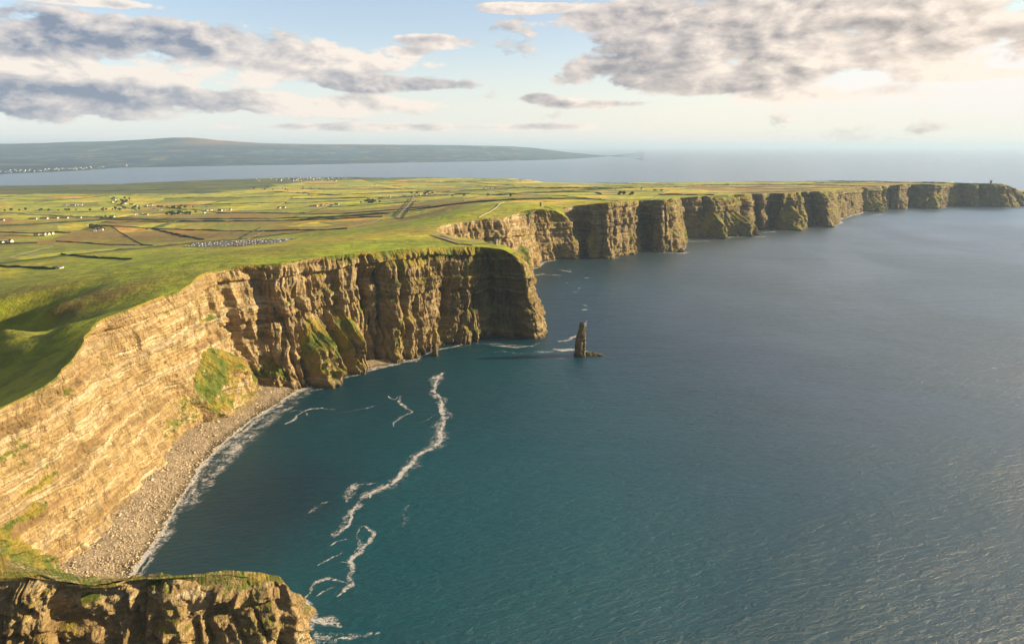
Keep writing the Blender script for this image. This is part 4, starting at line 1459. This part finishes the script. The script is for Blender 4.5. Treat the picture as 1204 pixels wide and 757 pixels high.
# row of long pale buildings at the left edge
for k, (px, py, L) in enumerate([(2, 259.5, 1), (39, 258, 3), (52, 257.5, 3), (64, 257, 3), (76, 256.8, 3), (93, 256.5, 1), (117, 256, 3), (132, 255.5, 1)]):
    x, y, z = hit(px, py)
    lab = ['white cottage cut by the picture edge at the end of the long pale row', 'first long pale building of the row below the dark hedges', 'second long pale building of the row, between two equal neighbours',
           'third long pale building of the row below the dark hedges', 'fourth long pale building of the row, before a gap', 'low white cottage standing alone in the gap of the row', 'long pale building beyond the gap beside dark trees', 'white cottage at the inland end of the pale row beside dark trees'][k]
    house(x, y, z, L, rr.uniform(-.15, .15), 1.15, lab, None, 'farm_building' if L == 3 else 'cottage', 'building' if L == 3 else 'cottage')
clusters = [
    ([(43, 277), (52, 276.5), (56, 276), (61, 275.5)], 'pale farmhouse in the four-house cluster on the brown field edge', 'houses on the brown field edge'),
    ([(1, 286), (8, 285), (13, 285)], 'pale farmhouse at the left picture edge above the green pasture', 'farmhouses at the left edge'),
    ([(76, 242), (86, 242), (91, 241.5), (96, 241.5)], 'small pale house in the string along the far dark hedge', 'houses along the far hedge'),
    ([(132, 238), (135, 236), (147, 240), (155, 241), (165, 243), (172, 243), (178, 242), (160, 243)], 'pale house among dark trees in the village on the plain', 'houses of the tree-lined village'),
    ([(158, 253.5), (165, 253), (172, 253), (181, 247), (189, 247)], 'pale house in the cluster beside the long dark hedge mound', 'houses beside the dark hedge mound'),
    ([(205, 251), (212, 251), (220, 250.5), (243, 248), (248, 247.5), (259, 248), (264, 247.5), (271, 247.3), (240, 251)], 'white house in the scattered line across the middle of the plain', 'houses across the plain'),
    ([(366, 243.5), (371, 243), (378, 242.5), (384, 242), (390, 242), (328, 245), (334, 244.5), (396, 241)], 'white house in the bright cluster below the pasture slope', 'houses below the pasture slope'),
    ([(430, 237), (433, 235.5), (436, 237)], 'white house in the dark walled garden on the slope', 'houses in the dark walled garden'),
    ([(360, 228), (363, 230), (367, 232), (358, 227)], 'pale house beside the stony lane', 'houses beside the stony lane'),
    ([(447, 234), (453, 233.5), (458, 233), (463, 233), (475, 231)], 'pale house on the hedged upland farms', 'houses of the upland farms'),
    ([(488, 230), (494, 229.5), (500, 229), (506, 228.5)], 'grey roofed farmhouse at the upper end of the straight road', 'farmhouses at the end of the straight road'),
    ([(441, 218), (570, 222), (582, 221.5), (577, 222), (612, 213), (560, 211)], 'small pale cottage near the far bay shore', 'cottages near the bay shore'),
    ([(755, 223), (770, 224.5), (778, 224.5), (700, 221), (724, 224)], 'small pale farmhouse on the plateau behind the third cliffs', 'farmhouses behind the third cliffs'),
    ([(112, 271.5), (116, 271), (119, 271)], 'pale bungalow beside the dark tree clump above the brown field', 'bungalows beside the dark clump'),
    ([(67, 316), (71, 315.5)], 'small stone farm shed in the open green pasture', 'sheds in the green pasture')]
for pl, lab, grp in clusters:
    for (px, py) in pl:
        x, y, z = hit(px, py)
        sc_ = 0.75 if 'shed' in lab else rr.uniform(1.0, 1.35)
        house(x, y, z, int(rr.integers(3)), rr.uniform(-.5, .5) + (1.57 if rr.random() < .2 else 0), sc_, lab, grp)
# the seaside village on the bay shore
for k in range(70):
    px = rr.triangular(290, 385, 415)
    py = rr.uniform(209.6, 213.2)
    x, y, z = hit(px, py)
    if y > 9000:
        continue
    house(x, y, z, int(rr.integers(3)), rr.uniform(-.6, .6), rr.uniform(1.1, 1.7), 'tiny white house of the crowded village on the near shore of the bay', 'houses of the near shore village')
# far shore town
i_ = 0
for k in range(60):
    px = rr.uniform(0, 122)
    w = rr.uniform(.01, .075)
    q0 = np.array([np.interp(px, pxs, shx), np.interp(px, pxs, shy)])
    q1 = np.array([np.interp(px, pxs, rx_), np.interp(px, pxs, ry_)])
    q = q0 + (q1 - q0) * w
    kk = int(np.clip(np.interp(px, pxs, np.arange(nc)), 0, nc - 1))
    z = float(np.interp(w, w_, HZ[kk]))
    house(q[0], q[1], z + 1, int(rr.integers(3)), rr.uniform(-.5, .5), rr.uniform(1.2, 2.1), 'white speck of a house in the town across the bay', 'houses of the town across the bay')
q = at(141, 195.8, 12)
house(q[0], q[1] + 150, 22, 3, 0, 3.0, 'single large white building on the far shore, beyond the end of the town', None, 'hotel', 'building')


# ------------------------------------------------------------------ cliff-top tower and platform
def box(v, f, x0, x1, y0, y1, z0, z1):
    b = len(v)
    v += [(x0, y0, z0), (x1, y0, z0), (x1, y1, z0), (x0, y1, z0), (x0, y0, z1), (x1, y0, z1), (x1, y1, z1), (x0, y1, z1)]
    f += [(b, b + 3, b + 2, b + 1), (b, b + 1, b + 5, b + 4), (b + 1, b + 2, b + 6, b + 5), (b + 2, b + 3, b + 7, b + 6), (b + 3, b, b + 4, b + 7), (b + 4, b + 5, b + 6, b + 7)]


def tower(px, py, r, h, label, Y=None, cylinder=True):
    x, y, z = hit(px, py) if Y is None else (atY(px, py, Y)[0], Y, 0)
    if Y is not None:
        z = float(hgt(x, y)[0])
    root_ = bpy.data.objects.new('stone_tower', None)
    COL.objects.link(root_)
    root_.location = (x, y, z - .5)
    tag(root_, label, 'tower')
    n = 20
    v, f = [], []
    for j, (rr_, zz_) in enumerate([(r * 1.05, -2), (r, 0), (r * .94, h * .82), (r * 1.06, h * .84), (r * 1.06, h * .9), (r * .85, h * .9), (r * .85, h * .8)]):
        for i in range(n):
            a = 2 * math.pi * i / n
            v.append((rr_ * math.cos(a), rr_ * math.sin(a), zz_))
        if j:
            for i in range(n):
                f.append(((j - 1) * n + i, (j - 1) * n + (i + 1) % n, j * n + (i + 1) % n, j * n + i))
    f.append(tuple(range(6 * n, 7 * n)))
    new_mesh('wall', v, f, [M_STONE], False, root_)
    v, f = [], []
    for i in range(0, 12):
        a = 2 * math.pi * i / 12
        cx_, cy_ = math.cos(a) * r * .96, math.sin(a) * r * .96
        box(v, f, cx_ - .35, cx_ + .35, cy_ - .35, cy_ + .35, h * .9 + .01, h)
    new_mesh('battlement', v, f, [M_STONE], False, root_)
    v, f = [], []
    box(v, f, -.7, .7, -r - .15, -r + .4, 0, 2.4)
    for zz_ in (4, 7):
        if zz_ < h * .75:
            box(v, f, -.4, .4, -r - .1, -r + .4, zz_, zz_ + 1.4)
    new_mesh('opening', v, f, [M_GLASS], False, root_)
    return root_


tower(583, 287.6, 3.6, 12, 'round stone viewing tower on the square headland beside the paved path')
tower(636, 242.5, 4.5, 14, 'small grey stone building on the green crest above the second cliffs')
tower(1165, 216.0, 7, 22, 'distant ruined tower on the farthest cliff end', Y=4420)

# paths and roads
drape('path', [(508, 276), (520, 281), (535, 286), (545, 288.5)], 6.5, M_PATH, 1.0)
drape('path', [(516, 276), (530, 282), (545, 286.5), (560, 287.3), (580, 287.8)], 5.0, M_ASPH, 1.0)
drape('path', [(520, 277), (540, 283.5), (560, 285.3), (590, 285.6)], 6.0, M_PATH, 1.0)
drape('path', [(118, 371), (135, 362), (150, 357), (168, 351), (185, 346), (200, 342)], 1.5, M_PATH, .3)
drape('road', [(466, 257), (472, 250), (477, 245), (481, 240), (485, 234), (487, 230)], 10, M_PATH, 1.0)
drape('road', [(232, 296), (245, 293), (262, 289.5), (290, 286)], 7, M_PATH, 1.0)
drape('road', [(70, 298), (95, 297), (120, 293), (160, 291)], 6, M_PATH, 1.0)
drape('road', [(280, 287), (300, 278), (312, 272)], 6, M_PATH, 1.0)

# stone flag walls along the headland path
def wall_line(pxs_, h, w, mat, label, group=None, name='field_wall', cat='wall', world=None, jitter=0.0, seed=0, step=14):
    P = np.array([hit(*p) for p in pxs_]) if world is None else np.asarray(world, float)
    P = resample(P, step)
    n = len(P)
    if n < 2:
        return None
    tg = np.gradient(P[:, :2], axis=0)
    tg /= np.maximum(np.linalg.norm(tg, axis=1)[:, None], 1e-6)
    nr = np.stack([-tg[:, 1], tg[:, 0]], 1)
    g = hgt(P[:, 0], P[:, 1])
    s = np.arange(n) + seed * 31.7
    hk = h * (1 + jitter * fbm(s / 1.7, seed, 0, 1500, 3))
    wk = w * (1 + jitter * fbm(s / 2.1, seed, 0, 1501, 3))
    rows = []
    for k, (a, zz_) in enumerate([(-.5, -1.5), (-.42, .8), (0, 1.0), (.42, .8), (.5, -1.5)]):
        q = P[:, :2] + nr * (a * wk)[:, None]
        z = g + (zz_ * hk if zz_ > 0 else -1.5)
        rows.append(np.c_[q, z])
    v = np.stack(rows, 1).reshape(-1, 3)
    f = grid_faces(n, 5)
    f = [tuple(map(int, x[::-1])) for x in f] + [tuple(range(5)), tuple((n - 1) * 5 + k for k in range(4, -1, -1))]
    o = new_mesh(name, v, f, [mat], False)
    return tag(o, label, cat, group)


wall_line([(512, 277), (526, 282.5), (540, 287.6), (556, 288.8)], 2.0, 1.4, M_STONE, 'grey flagstone wall along the seaward path to the stone viewing tower')
wall_line([(563, 256.0), (575, 250), (585, 243), (593, 238)], 2.2, 1.6, M_STONE, 'dark wall climbing the green hill above the hidden cove')
wall_line([(474, 257), (479, 250), (484, 243), (489, 236)], 3, 3, M_HEDGE, 'dark hedge running beside the straight pale road', name='hedge', cat='hedge', jitter=.4)
wall_line([(463, 255), (470, 247), (476, 240), (481, 234)], 2.5, 2, M_HEDGE, 'thin dark hedge on the inland side of the straight pale road', name='hedge', cat='hedge', jitter=.4)
wall_line([(640, 243.5), (650, 246.3)], 2.2, 2, M_STONE, 'short dark wall below the small stone building on the crest')
wall_line([(72, 299), (100, 302), (130, 304), (155, 305)], 4, 4, M_HEDGE, 'dark hedge crossing the green pasture below the stony track', name='hedge', cat='hedge', jitter=.5)
wall_line([(0, 313), (30, 314.5), (66, 316.5)], 4, 4, M_HEDGE, 'dark hedge leading to the farm sheds in the pasture', name='hedge', cat='hedge', jitter=.5)
wall_line([(172, 270), (190, 267), (204, 262), (212, 259)], 8, 9, M_HEDGE, 'thick dark hedge mound slanting across the golden moor', name='hedge', cat='hedge', jitter=.6)
wall_line([(66, 284), (100, 286), (140, 288), (180, 289)], 3, 3, M_HEDGE, 'thin dark hedge bounding the orange brown moor', name='hedge', cat='hedge', jitter=.5)
wall_line([(283, 281), (292, 276), (300, 271.5), (306, 268)], 4, 4, M_HEDGE, 'dark hedge slanting inland from the car park', name='hedge', cat='hedge', jitter=.5)

# field boundaries: one thing each for those that show largest, the rest as one mass
cands = []
for k, (a, b, dep) in enumerate(splits):
    L = np.linalg.norm(b - a)
    n = max(2, int(L / 25))
    seg = a + (b - a) * np.linspace(0, 1, n)[:, None]
    ins = inside(seg[:, 0], seg[:, 1], coarse)
    if ins.sum() < 2 or rr.random() < .12:
        continue
    seg = seg[ins]
    az_ = np.degrees(np.arctan2(seg[:, 0].mean(), seg[:, 1].mean()))
    if abs(az_) > 39:
        continue
    tree = rr.random() < .45
    cands.append((L / np.hypot(*seg.mean(0)), seg, tree, k))
cands.sort(key=lambda c: -c[0])
for q, (sz, seg, tree, k) in enumerate(cands[:120]):
    if tree:
        wall_line(None, rr.uniform(2.5, 4.5), rr.uniform(3, 6), M_HEDGE, 'dark bushy hedge dividing two pastures on the farmed plateau', 'field hedges on the plateau', 'hedge', 'hedge', np.c_[seg, seg[:, 0] * 0], .8, k, 22)
    else:
        wall_line(None, rr.uniform(1.5, 2.4), rr.uniform(1.8, 3.0), M_DRYWALL, 'low dark field wall dividing two pastures on the farmed plateau', 'field walls on the plateau', 'field_wall', 'wall', np.c_[seg, seg[:, 0] * 0], .5, k, 22)


# ------------------------------------------------------------------ trees round the farms
def tree_meshes(seed):
    r_ = np.random.default_rng(seed)
    v, f = [], []
    n = 6
    for j, (rad, z) in enumerate([(.45, -.5), (.3, 2.0), (.12, 4.5)]):
        for i in range(n):
            a = 2 * math.pi * i / n
            v.append((rad * math.cos(a), rad * math.sin(a), z))
        if j:
            for i in range(n):
                f.append(((j - 1) * n + i, (j - 1) * n + (i + 1) % n, j * n + (i + 1) % n, j * n + i))
    tr = bpy.data.meshes.new('trunk')
    tr.from_pydata(v, [], f)
    tr.materials.append(M_BARK)
    V_, F_ = [], []
    for k in range(170):
        p = r_.normal(size=3)
        p /= np.linalg.norm(p)
        p = p * r_.uniform(.45, 1) ** .5 * np.array([3.6, 3.2, 2.6]) * (1 + .25 * math.sin(p[0] * 5 + seed)) + np.array([0, 0, 5.0])
        d1 = r_.normal(size=3)
        d1 /= np.linalg.norm(d1)
        d2 = np.cross(d1, r_.normal(size=3))
        d2 /= np.linalg.norm(d2)
        s = r_.uniform(.6, 1.2)
        b = len(V_)
        V_ += [tuple(p + d1 * s), tuple(p + d2 * s), tuple(p - d1 * s), tuple(p - d2 * s)]
        F_.append((b, b + 1, b + 2, b + 3))
    cr = bpy.data.meshes.new('crown')
    cr.from_pydata(V_, [], F_)
    cr.materials.append(M_LEAF)
    return tr, cr


TM = [tree_meshes(k) for k in range(4)]
tz_ = []
for (cx_, cy_, sx_, sy_, n_) in ((143, 238, 14, 3.5, 26), (205, 252, 22, 1.2, 26), (112, 268, 8, 2.0, 12), (125, 258, 8, 2, 8), (435, 238, 12, 1.5, 16), (70, 248, 55, .8, 20), (200, 244, 26, 1.5, 14), (150, 246, 20, 1.5, 10), (497, 228, 10, .8, 10), (340, 222, 40, 3, 14), (735, 229.5, 14, .8, 8), (560, 231, 30, 1, 8)):
    for k in range(n_):
        px, py = cx_ + rr.normal() * sx_ * .6, cy_ + rr.normal() * sy_ * .6
        x, y, z = hit(max(-5, px), py)
        tr, cr = TM[int(rr.integers(4))]
        o = bpy.data.objects.new('tree', None)
        COL.objects.link(o)
        o.location = (x, y, z)
        s = rr.uniform(1.0, 1.9)
        o.scale = (s * 1.2, s * 1.2, s)
        o.rotation_euler = (0, 0, rr.uniform(0, 6.3))
        for nm, me in (('trunk', tr), ('crown', cr)):
            c = bpy.data.objects.new(nm, me)
            COL.objects.link(c)
            c.parent = o
        tag(o, 'small dark round-crowned tree sheltering the farmhouses on the plain', 'tree', 'trees round the farms')


# ------------------------------------------------------------------ car park with cars and coaches
def car_paint(name, col):
    m, t, b, pos = material(name, .3)
    b.inputs['Base Color'].default_value = col + (1,)
    b.inputs['Coat Weight'].default_value = .5
    return m


def car_mesh(mat, L=4.3, W=1.8, coach=False):
    v, f, idx = [], [], []

    def hull(pts_, w0, mi, inset=0.0):
        b = len(v)
        n = len(pts_)
        for s in (-1, 1):
            for (x, z) in pts_:
                k = 1 - inset * (z > 1.0)
                v.append((x, s * w0 / 2 * k, z))
        f.append(tuple(b + i for i in range(n)))
        idx.append(mi)
        f.append(tuple(b + n + i for i in range(n - 1, -1, -1)))
        idx.append(mi)
        for i in range(n):
            j = (i + 1) % n
            f.append((b + i, b + n + i, b + n + j, b + j))
            idx.append(mi)
    if coach:
        hull([(-6, .4), (6, .4), (6, 1.6), (5.8, 3.3), (-5.9, 3.3), (-6, 1.6)], 2.5, 0)
        hull([(-5.6, 1.7), (5.9, 1.7), (5.75, 2.7), (-5.6, 2.7)], 2.54, 1)
        wx, wr = (-3.8, 3.8), .5
        W = 2.5
    else:
        h = L / 2
        hull([(-h, .3), (h, .3), (h, .65), (h * .85, .85), (h * .45, .93), (-h * .8, .95), (-h, .8)], W, 0)
        hull([(h * .45, .92), (h * .15, 1.40), (-h * .55, 1.42), (-h * .85, .93)], W * .9, 1, .1)
        hull([(h * .10, 1.405), (h * .08, 1.46), (-h * .50, 1.48), (-h * .53, 1.425)], W * .8, 0, .0)
        wx, wr = (-h * .6, h * .6), .33
    for x in wx:
        for s in (-1, 1):
            b = len(v)
            for y in (s * W / 2 - .12, s * W / 2 + .06):
                for i in range(10):
                    a = 2 * math.pi * i / 10
                    v.append((x + wr * math.cos(a), y, wr + wr * math.sin(a)))
            f.append(tuple(b + i for i in range(10)))
            idx.append(2)
            f.append(tuple(b + 10 + i for i in range(9, -1, -1)))
            idx.append(2)
            for i in range(10):
                j = (i + 1) % 10
                f.append((b + i, b + 10 + i, b + 10 + j, b + j))
                idx.append(2)
    me = bpy.data.meshes.new('car')
    me.from_pydata(v, [], f)
    for m in (mat, M_GLASS, M_TYRE):
        me.materials.append(m)
    me.polygons.foreach_set('material_index', idx)
    return me


cmesh = {n: car_mesh(car_paint('paint_' + n, c)) for n, c in (('white', (.8, .8, .8)), ('silver', (.55, .56, .58)), ('black', (.02, .02, .025)), ('red', (.35, .03, .03)), ('blue', (.03, .06, .25)), ('grey', (.2, .2, .21)))}
coach_me = car_mesh(car_paint('paint_coach', (.82, .82, .80)), coach=True)
A0 = np.array(hit(222, 288.5))
A1 = np.array(hit(338, 283.5))
ax_ = (A1 - A0)[:2]
CL = np.linalg.norm(ax_)
ax_ /= CL
ay_ = np.array([-ax_[1], ax_[0]])
if ay_[1] < 0:
    ay_ = -ay_
cz0 = hgt(*(A0[:2] + ax_ * CL / 2))[0]
# asphalt lot draped over the slope
nu, nv = 40, 14
CWd = 165.0
lot = []
for i in range(nu):
    for j in range(nv):
        wob = (0.7 + .3 * math.sin(math.pi * i / (nu - 1)))
        q = A0[:2] + ax_ * CL * i / (nu - 1) + ay_ * (j / (nv - 1) - .35) * CWd * wob
        lot.append((q[0], q[1], float(hgt(*q)[0]) + 1.0))
o = new_mesh('car_park', lot, grid_faces(nu, nv)[:, ::-1].copy(), [M_ASPH])
tag(o, kind='structure')
names = list(cmesh)
nrow = 9
for r_i in range(nrow):
    for k in range(34):
        if rr.random() < .22:
            continue
        if rr.random() < .2:
            pass
        uu = (k + .5) / 34
        wob = (0.7 + .3 * math.sin(math.pi * uu))
        vv = ((r_i + .5) / nrow - .35) * CWd * wob
        q = A0[:2] + ax_ * CL * uu + ay_ * vv + rr.normal(size=2) * .6
        z = float(hgt(*q)[0]) + 1.02
        c = names[rr.choice(6, p=[.36, .26, .12, .06, .08, .12])]
        if r_i in (2, 5) and k % 9 == 4:
            o = bpy.data.objects.new('coach', coach_me)
            tag(o, 'long white coach parked among the cars in the cliff-top car park', 'coach', 'coaches in the car park')
            rzv = math.atan2(ax_[1], ax_[0])
        else:
            o = bpy.data.objects.new('car', cmesh[c])
            tag(o, c + ' car parked in a row in the cliff-top car park', 'car', c + ' cars in the car park')
            rzv = math.atan2(ay_[1], ay_[0]) + (math.pi if rr.random() < .5 else 0)
        COL.objects.link(o)
        o.location = (q[0], q[1], z)
        o.rotation_euler = (0, 0, rzv + rr.normal() * .04)
        if o.name.startswith('car'):
            o.scale = (1.1, 1.1, 1.1)

# ------------------------------------------------------------------ haze
hv = bpy.data.materials.new('haze')
hv.use_nodes = True
nt = hv.node_tree
for n in list(nt.nodes):
    if n.type == 'BSDF_PRINCIPLED':
        nt.nodes.remove(n)
pv = nt.nodes.new('ShaderNodeVolumePrincipled')
pv.inputs['Color'].default_value = (0.54, 0.74, 1.0, 1)
pv.inputs['Density'].default_value = 2.3e-5
pv.inputs['Anisotropy'].default_value = 0.1
nt.links.new(pv.outputs[0], [n for n in nt.nodes if n.type == 'OUTPUT_MATERIAL'][0].inputs['Volume'])
hb_v, hb_f = [], []
box(hb_v, hb_f, -310000, 310000, -310000, 310000, -8, 720)
hz = new_mesh('haze', hb_v, hb_f, [hv], False)
tag(hz, kind='stuff')

# ------------------------------------------------------------------ light
SUN_AZ, SUN_EL = math.radians(84), math.radians(18)     # clockwise from the viewing direction (+Y)
sd = Vector((math.sin(SUN_AZ) * math.cos(SUN_EL), math.cos(SUN_AZ) * math.cos(SUN_EL), math.sin(SUN_EL)))
sl = bpy.data.lights.new('sun', 'SUN')
sl.energy = 5.0
sl.angle = math.radians(.6)
sl.color = (1.0, .78, .47)
so = bpy.data.objects.new('sun', sl)
COL.objects.link(so)
so.rotation_euler = sd.to_track_quat('Z', 'Y').to_euler()
so.location = (0, 0, 3000)

wd = bpy.data.worlds.new('World')
SC.world = wd
wd.use_nodes = True
t = NT(wd.node_tree)
bg = wd.node_tree.nodes['Background']
sky = t.n('ShaderNodeTexSky', sky_type='NISHITA')
sky.sun_disc = False
sky.sun_elevation = SUN_EL
sky.sun_rotation = SUN_AZ
sky.air_density = 1.0
sky.dust_density = 0.6
sky.ozone_density = 1.6
tc = t.n('ShaderNodeTexCoord').outputs['Generated']
sep = t.n('ShaderNodeSeparateXYZ')
t.L.new(tc, sep.inputs[0])
AZ = t.math('MULTIPLY', t.math('ARCTAN2', sep.outputs[0], sep.outputs[1]), 57.2958)
EL = t.math('MULTIPLY', t.math('ARCSINE', sep.outputs[2]), 57.2958)


def azel(px, py):
    d = ray(px, py)
    return math.degrees(math.atan2(d[0], d[1])), math.degrees(math.asin(d[2] / np.linalg.norm(d)))


def cvec(dx=0.0, dy=0.0, sx=1.0, sy=1.0, seed=0.0):
    c = t.n('ShaderNodeCombineXYZ')
    t.set(c.inputs[0], t.math('MULTIPLY', t.math('ADD', AZ, dx), sx))
    t.set(c.inputs[1], t.math('MULTIPLY', t.math('ADD', EL, dy), sy))
    c.inputs[2].default_value = seed
    return c.outputs[0]


warpn = t.noise(cvec(0, 0, .10, .32, 4.0), 1.0, 4, .55)
wb = t.math('MULTIPLY', t.math('SUBTRACT', warpn, .5), 3.0)


def cfield(dx, dy):
    c = t.n('ShaderNodeCombineXYZ')
    t.set(c.inputs[0], t.math('MULTIPLY', t.math('ADD', t.math('ADD', AZ, dx), wb), .17))
    t.set(c.inputs[1], t.math('MULTIPLY', t.math('ADD', EL, dy), .42))
    c.inputs[2].default_value = 1.3
    c2 = t.n('ShaderNodeCombineXYZ')
    t.set(c2.inputs[0], t.math('MULTIPLY', t.math('ADD', t.math('ADD', AZ, dx), wb), .42))
    t.set(c2.inputs[1], t.math('MULTIPLY', t.math('ADD', EL, dy), .75))
    c2.inputs[2].default_value = 7.7
    return t.math('ADD', t.math('MULTIPLY', t.noise(c.outputs[0], 1.0, 4, .5, .2), .62), t.math('MULTIPLY', t.noise(c2.outputs[0], 1.0, 9, .6, .1), .38))


N0 = cfield(0, 0)
N1 = cfield(.9, .45)
blobs = [  # px, py, rx, ry, brightness
    (150, 52, 270, 34, .26), (350, 76, 150, 28, .85), (110, 86, 240, 15, 1.0), (90, 114, 240, 27, .14), (230, 120, 120, 16, .35), (430, 97, 110, 13, .10), (360, 122, 150, 14, .85), (500, 50, 70, 9, .7),
    (470, 60, 50, 10, .6), (632, 116, 22, 6, .3), (735, 76, 80, 34, .12), (760, 20, 100, 24, .35), (900, 55, 170, 52, .50), (900, 20, 240, 30, .42), (1100, 45, 190, 46, .62), (850, 100, 120, 14, .38), (960, 112, 130, 12, .9), (1180, 30, 140, 40, .5), (618, 10, 60, 7, .7), (110, 3, 80, 6, .8),
    (700, 122, 60, 6, .35), (1150, 88, 90, 8, .95), (620, 150, 130, 5, .9), (480, 150, 200, 5, .8)]
Mx, Bs, Ws = None, None, None
for (px, py, rx, ry, br) in blobs:
    a0, e0 = azel(px, py)
    a1, _ = azel(px + 10, py)
    ra = max(abs(a1 - a0) / 10 * rx, .2)
    _, e1 = azel(px, py - 10)
    re = abs(e1 - e0) / 10 * ry
    dx = t.math('DIVIDE', t.math('SUBTRACT', AZ, a0), ra)
    dy = t.math('DIVIDE', t.math('SUBTRACT', EL, e0), re)
    q = t.math('SUBTRACT', 1.0, t.math('ADD', t.math('MULTIPLY', dx, dx), t.math('MULTIPLY', dy, dy)))
    qc = t.math('MAXIMUM', q, -1.0)
    Mx = qc if Mx is None else t.math('SMOOTH_MAX', Mx, qc, .25)
    w = t.math('POWER', t.math('MAXIMUM', t.math('ADD', t.math('MULTIPLY', q, .5), .5), .001), 3.0)
    Ws = w if Ws is None else t.math('ADD', Ws, w)
    wbv = t.math('MULTIPLY', w, br)
    Bs = wbv if Bs is None else t.math('ADD', Bs, wbv)
# broken cloud over the rest of the sky, outside the view
gen = t.noise(cvec(0, 0, .03, .06, 9.0), 1.0, 3, .5)
high = t.math('MULTIPLY', t.rng(EL, 12.5, 17), t.rng(gen, .42, .6, -1.0, .6))
out_of = t.rng(t.math('ABSOLUTE', AZ), 42, 55)
Mx = t.math('MAXIMUM', Mx, t.math('SUBTRACT', t.math('MULTIPLY', t.rng(EL, 12.5, 17), t.rng(gen, .42, .6, 0, 1.6)), 1.0))
dens = t.math('ADD', t.math('MULTIPLY', Mx, .72), t.math('MULTIPLY', t.math('SUBTRACT', N0, .5), 5.2))
alpha = t.rng(dens, -.2, .22)
bri = t.math('DIVIDE', Bs, t.math('ADD', Ws, .02))
relief = t.math('MULTIPLY', t.math('SUBTRACT', N0, N1), 4.6)
thin = t.rng(dens, -.1, .7, .34, 0.0)
lit = t.math('ADD', t.math('ADD', bri, relief), thin, clamp=True)
# sunward (west) side is warmer
warm = t.rng(AZ, -30, 38)
dark = t.mix(warm, (.098, .118, .158), (.158, .138, .130))
lite = t.mix(warm, (.41, .365, .325), (.45, .38, .32))
ccol = t.mix(lit, dark, lite)
skyc = t.vmath('MINIMUM', t.vmath('MULTIPLY', sky.outputs[0], (.088, .079, .079)), (.43, .41, .40))
# thin high veil whitening the lower sky
veil = t.rng(EL, -1, 9, .88, .12)
skyv = t.mix(veil, skyc, t.mix(warm, (.345, .37, .375), t.mix(t.rng(EL, 9, 16), (.40, .375, .335), (.36, .375, .38))))
glow = t.math('ADD', 1.0, t.math('MULTIPLY', t.math('MULTIPLY', t.math('MULTIPLY', t.rng(EL, 11.5, 20), t.rng(EL, 34, 55, 1.0, 0.0)), t.math('MULTIPLY', t.rng(AZ, -10, 30), t.rng(AZ, 75, 110, 1.0, 0.0))), 3.2))
fin = t.mix(t.math('MULTIPLY', alpha, .94), skyv, ccol)
deep = t.math('ADD', t.rng(EL, 14, 40, 1.0, .5), t.math('MULTIPLY', t.rng(t.math('ABSOLUTE', AZ), 70, 120), t.rng(EL, 0, 40, -.45, -.1)))
t.L.new(t.vscale(t.vscale(fin, glow), deep), bg.inputs['Color'])
bg.inputs['Strength'].default_value = 1.0

# ------------------------------------------------------------------ camera
cd = bpy.data.cameras.new('camera')
cam = bpy.data.objects.new('camera', cd)
COL.objects.link(cam)
SC.camera = cam
cam.location = (0, 0, H)
cam.rotation_euler = (math.radians(90) - PITCH, 0, 0)
cd.sensor_fit = 'HORIZONTAL'
cd.sensor_width = 36
cd.lens = 36 * F / 1204
cd.clip_start = 1
cd.clip_end = 900000

SC.view_settings.view_transform = 'Standard'
SC.view_settings.look = 'None'
SC.view_settings.exposure = 1.3
SC.view_settings.gamma = 1
SC.cycles.use_denoising = True
SC.cycles.max_bounces = 6
SC.cycles.diffuse_bounces = 3
SC.cycles.volume_bounces = 0
SC.cycles.transparent_max_bounces = 12
SC.cycles.use_adaptive_sampling = False
SC.cycles.adaptive_threshold = 0.008
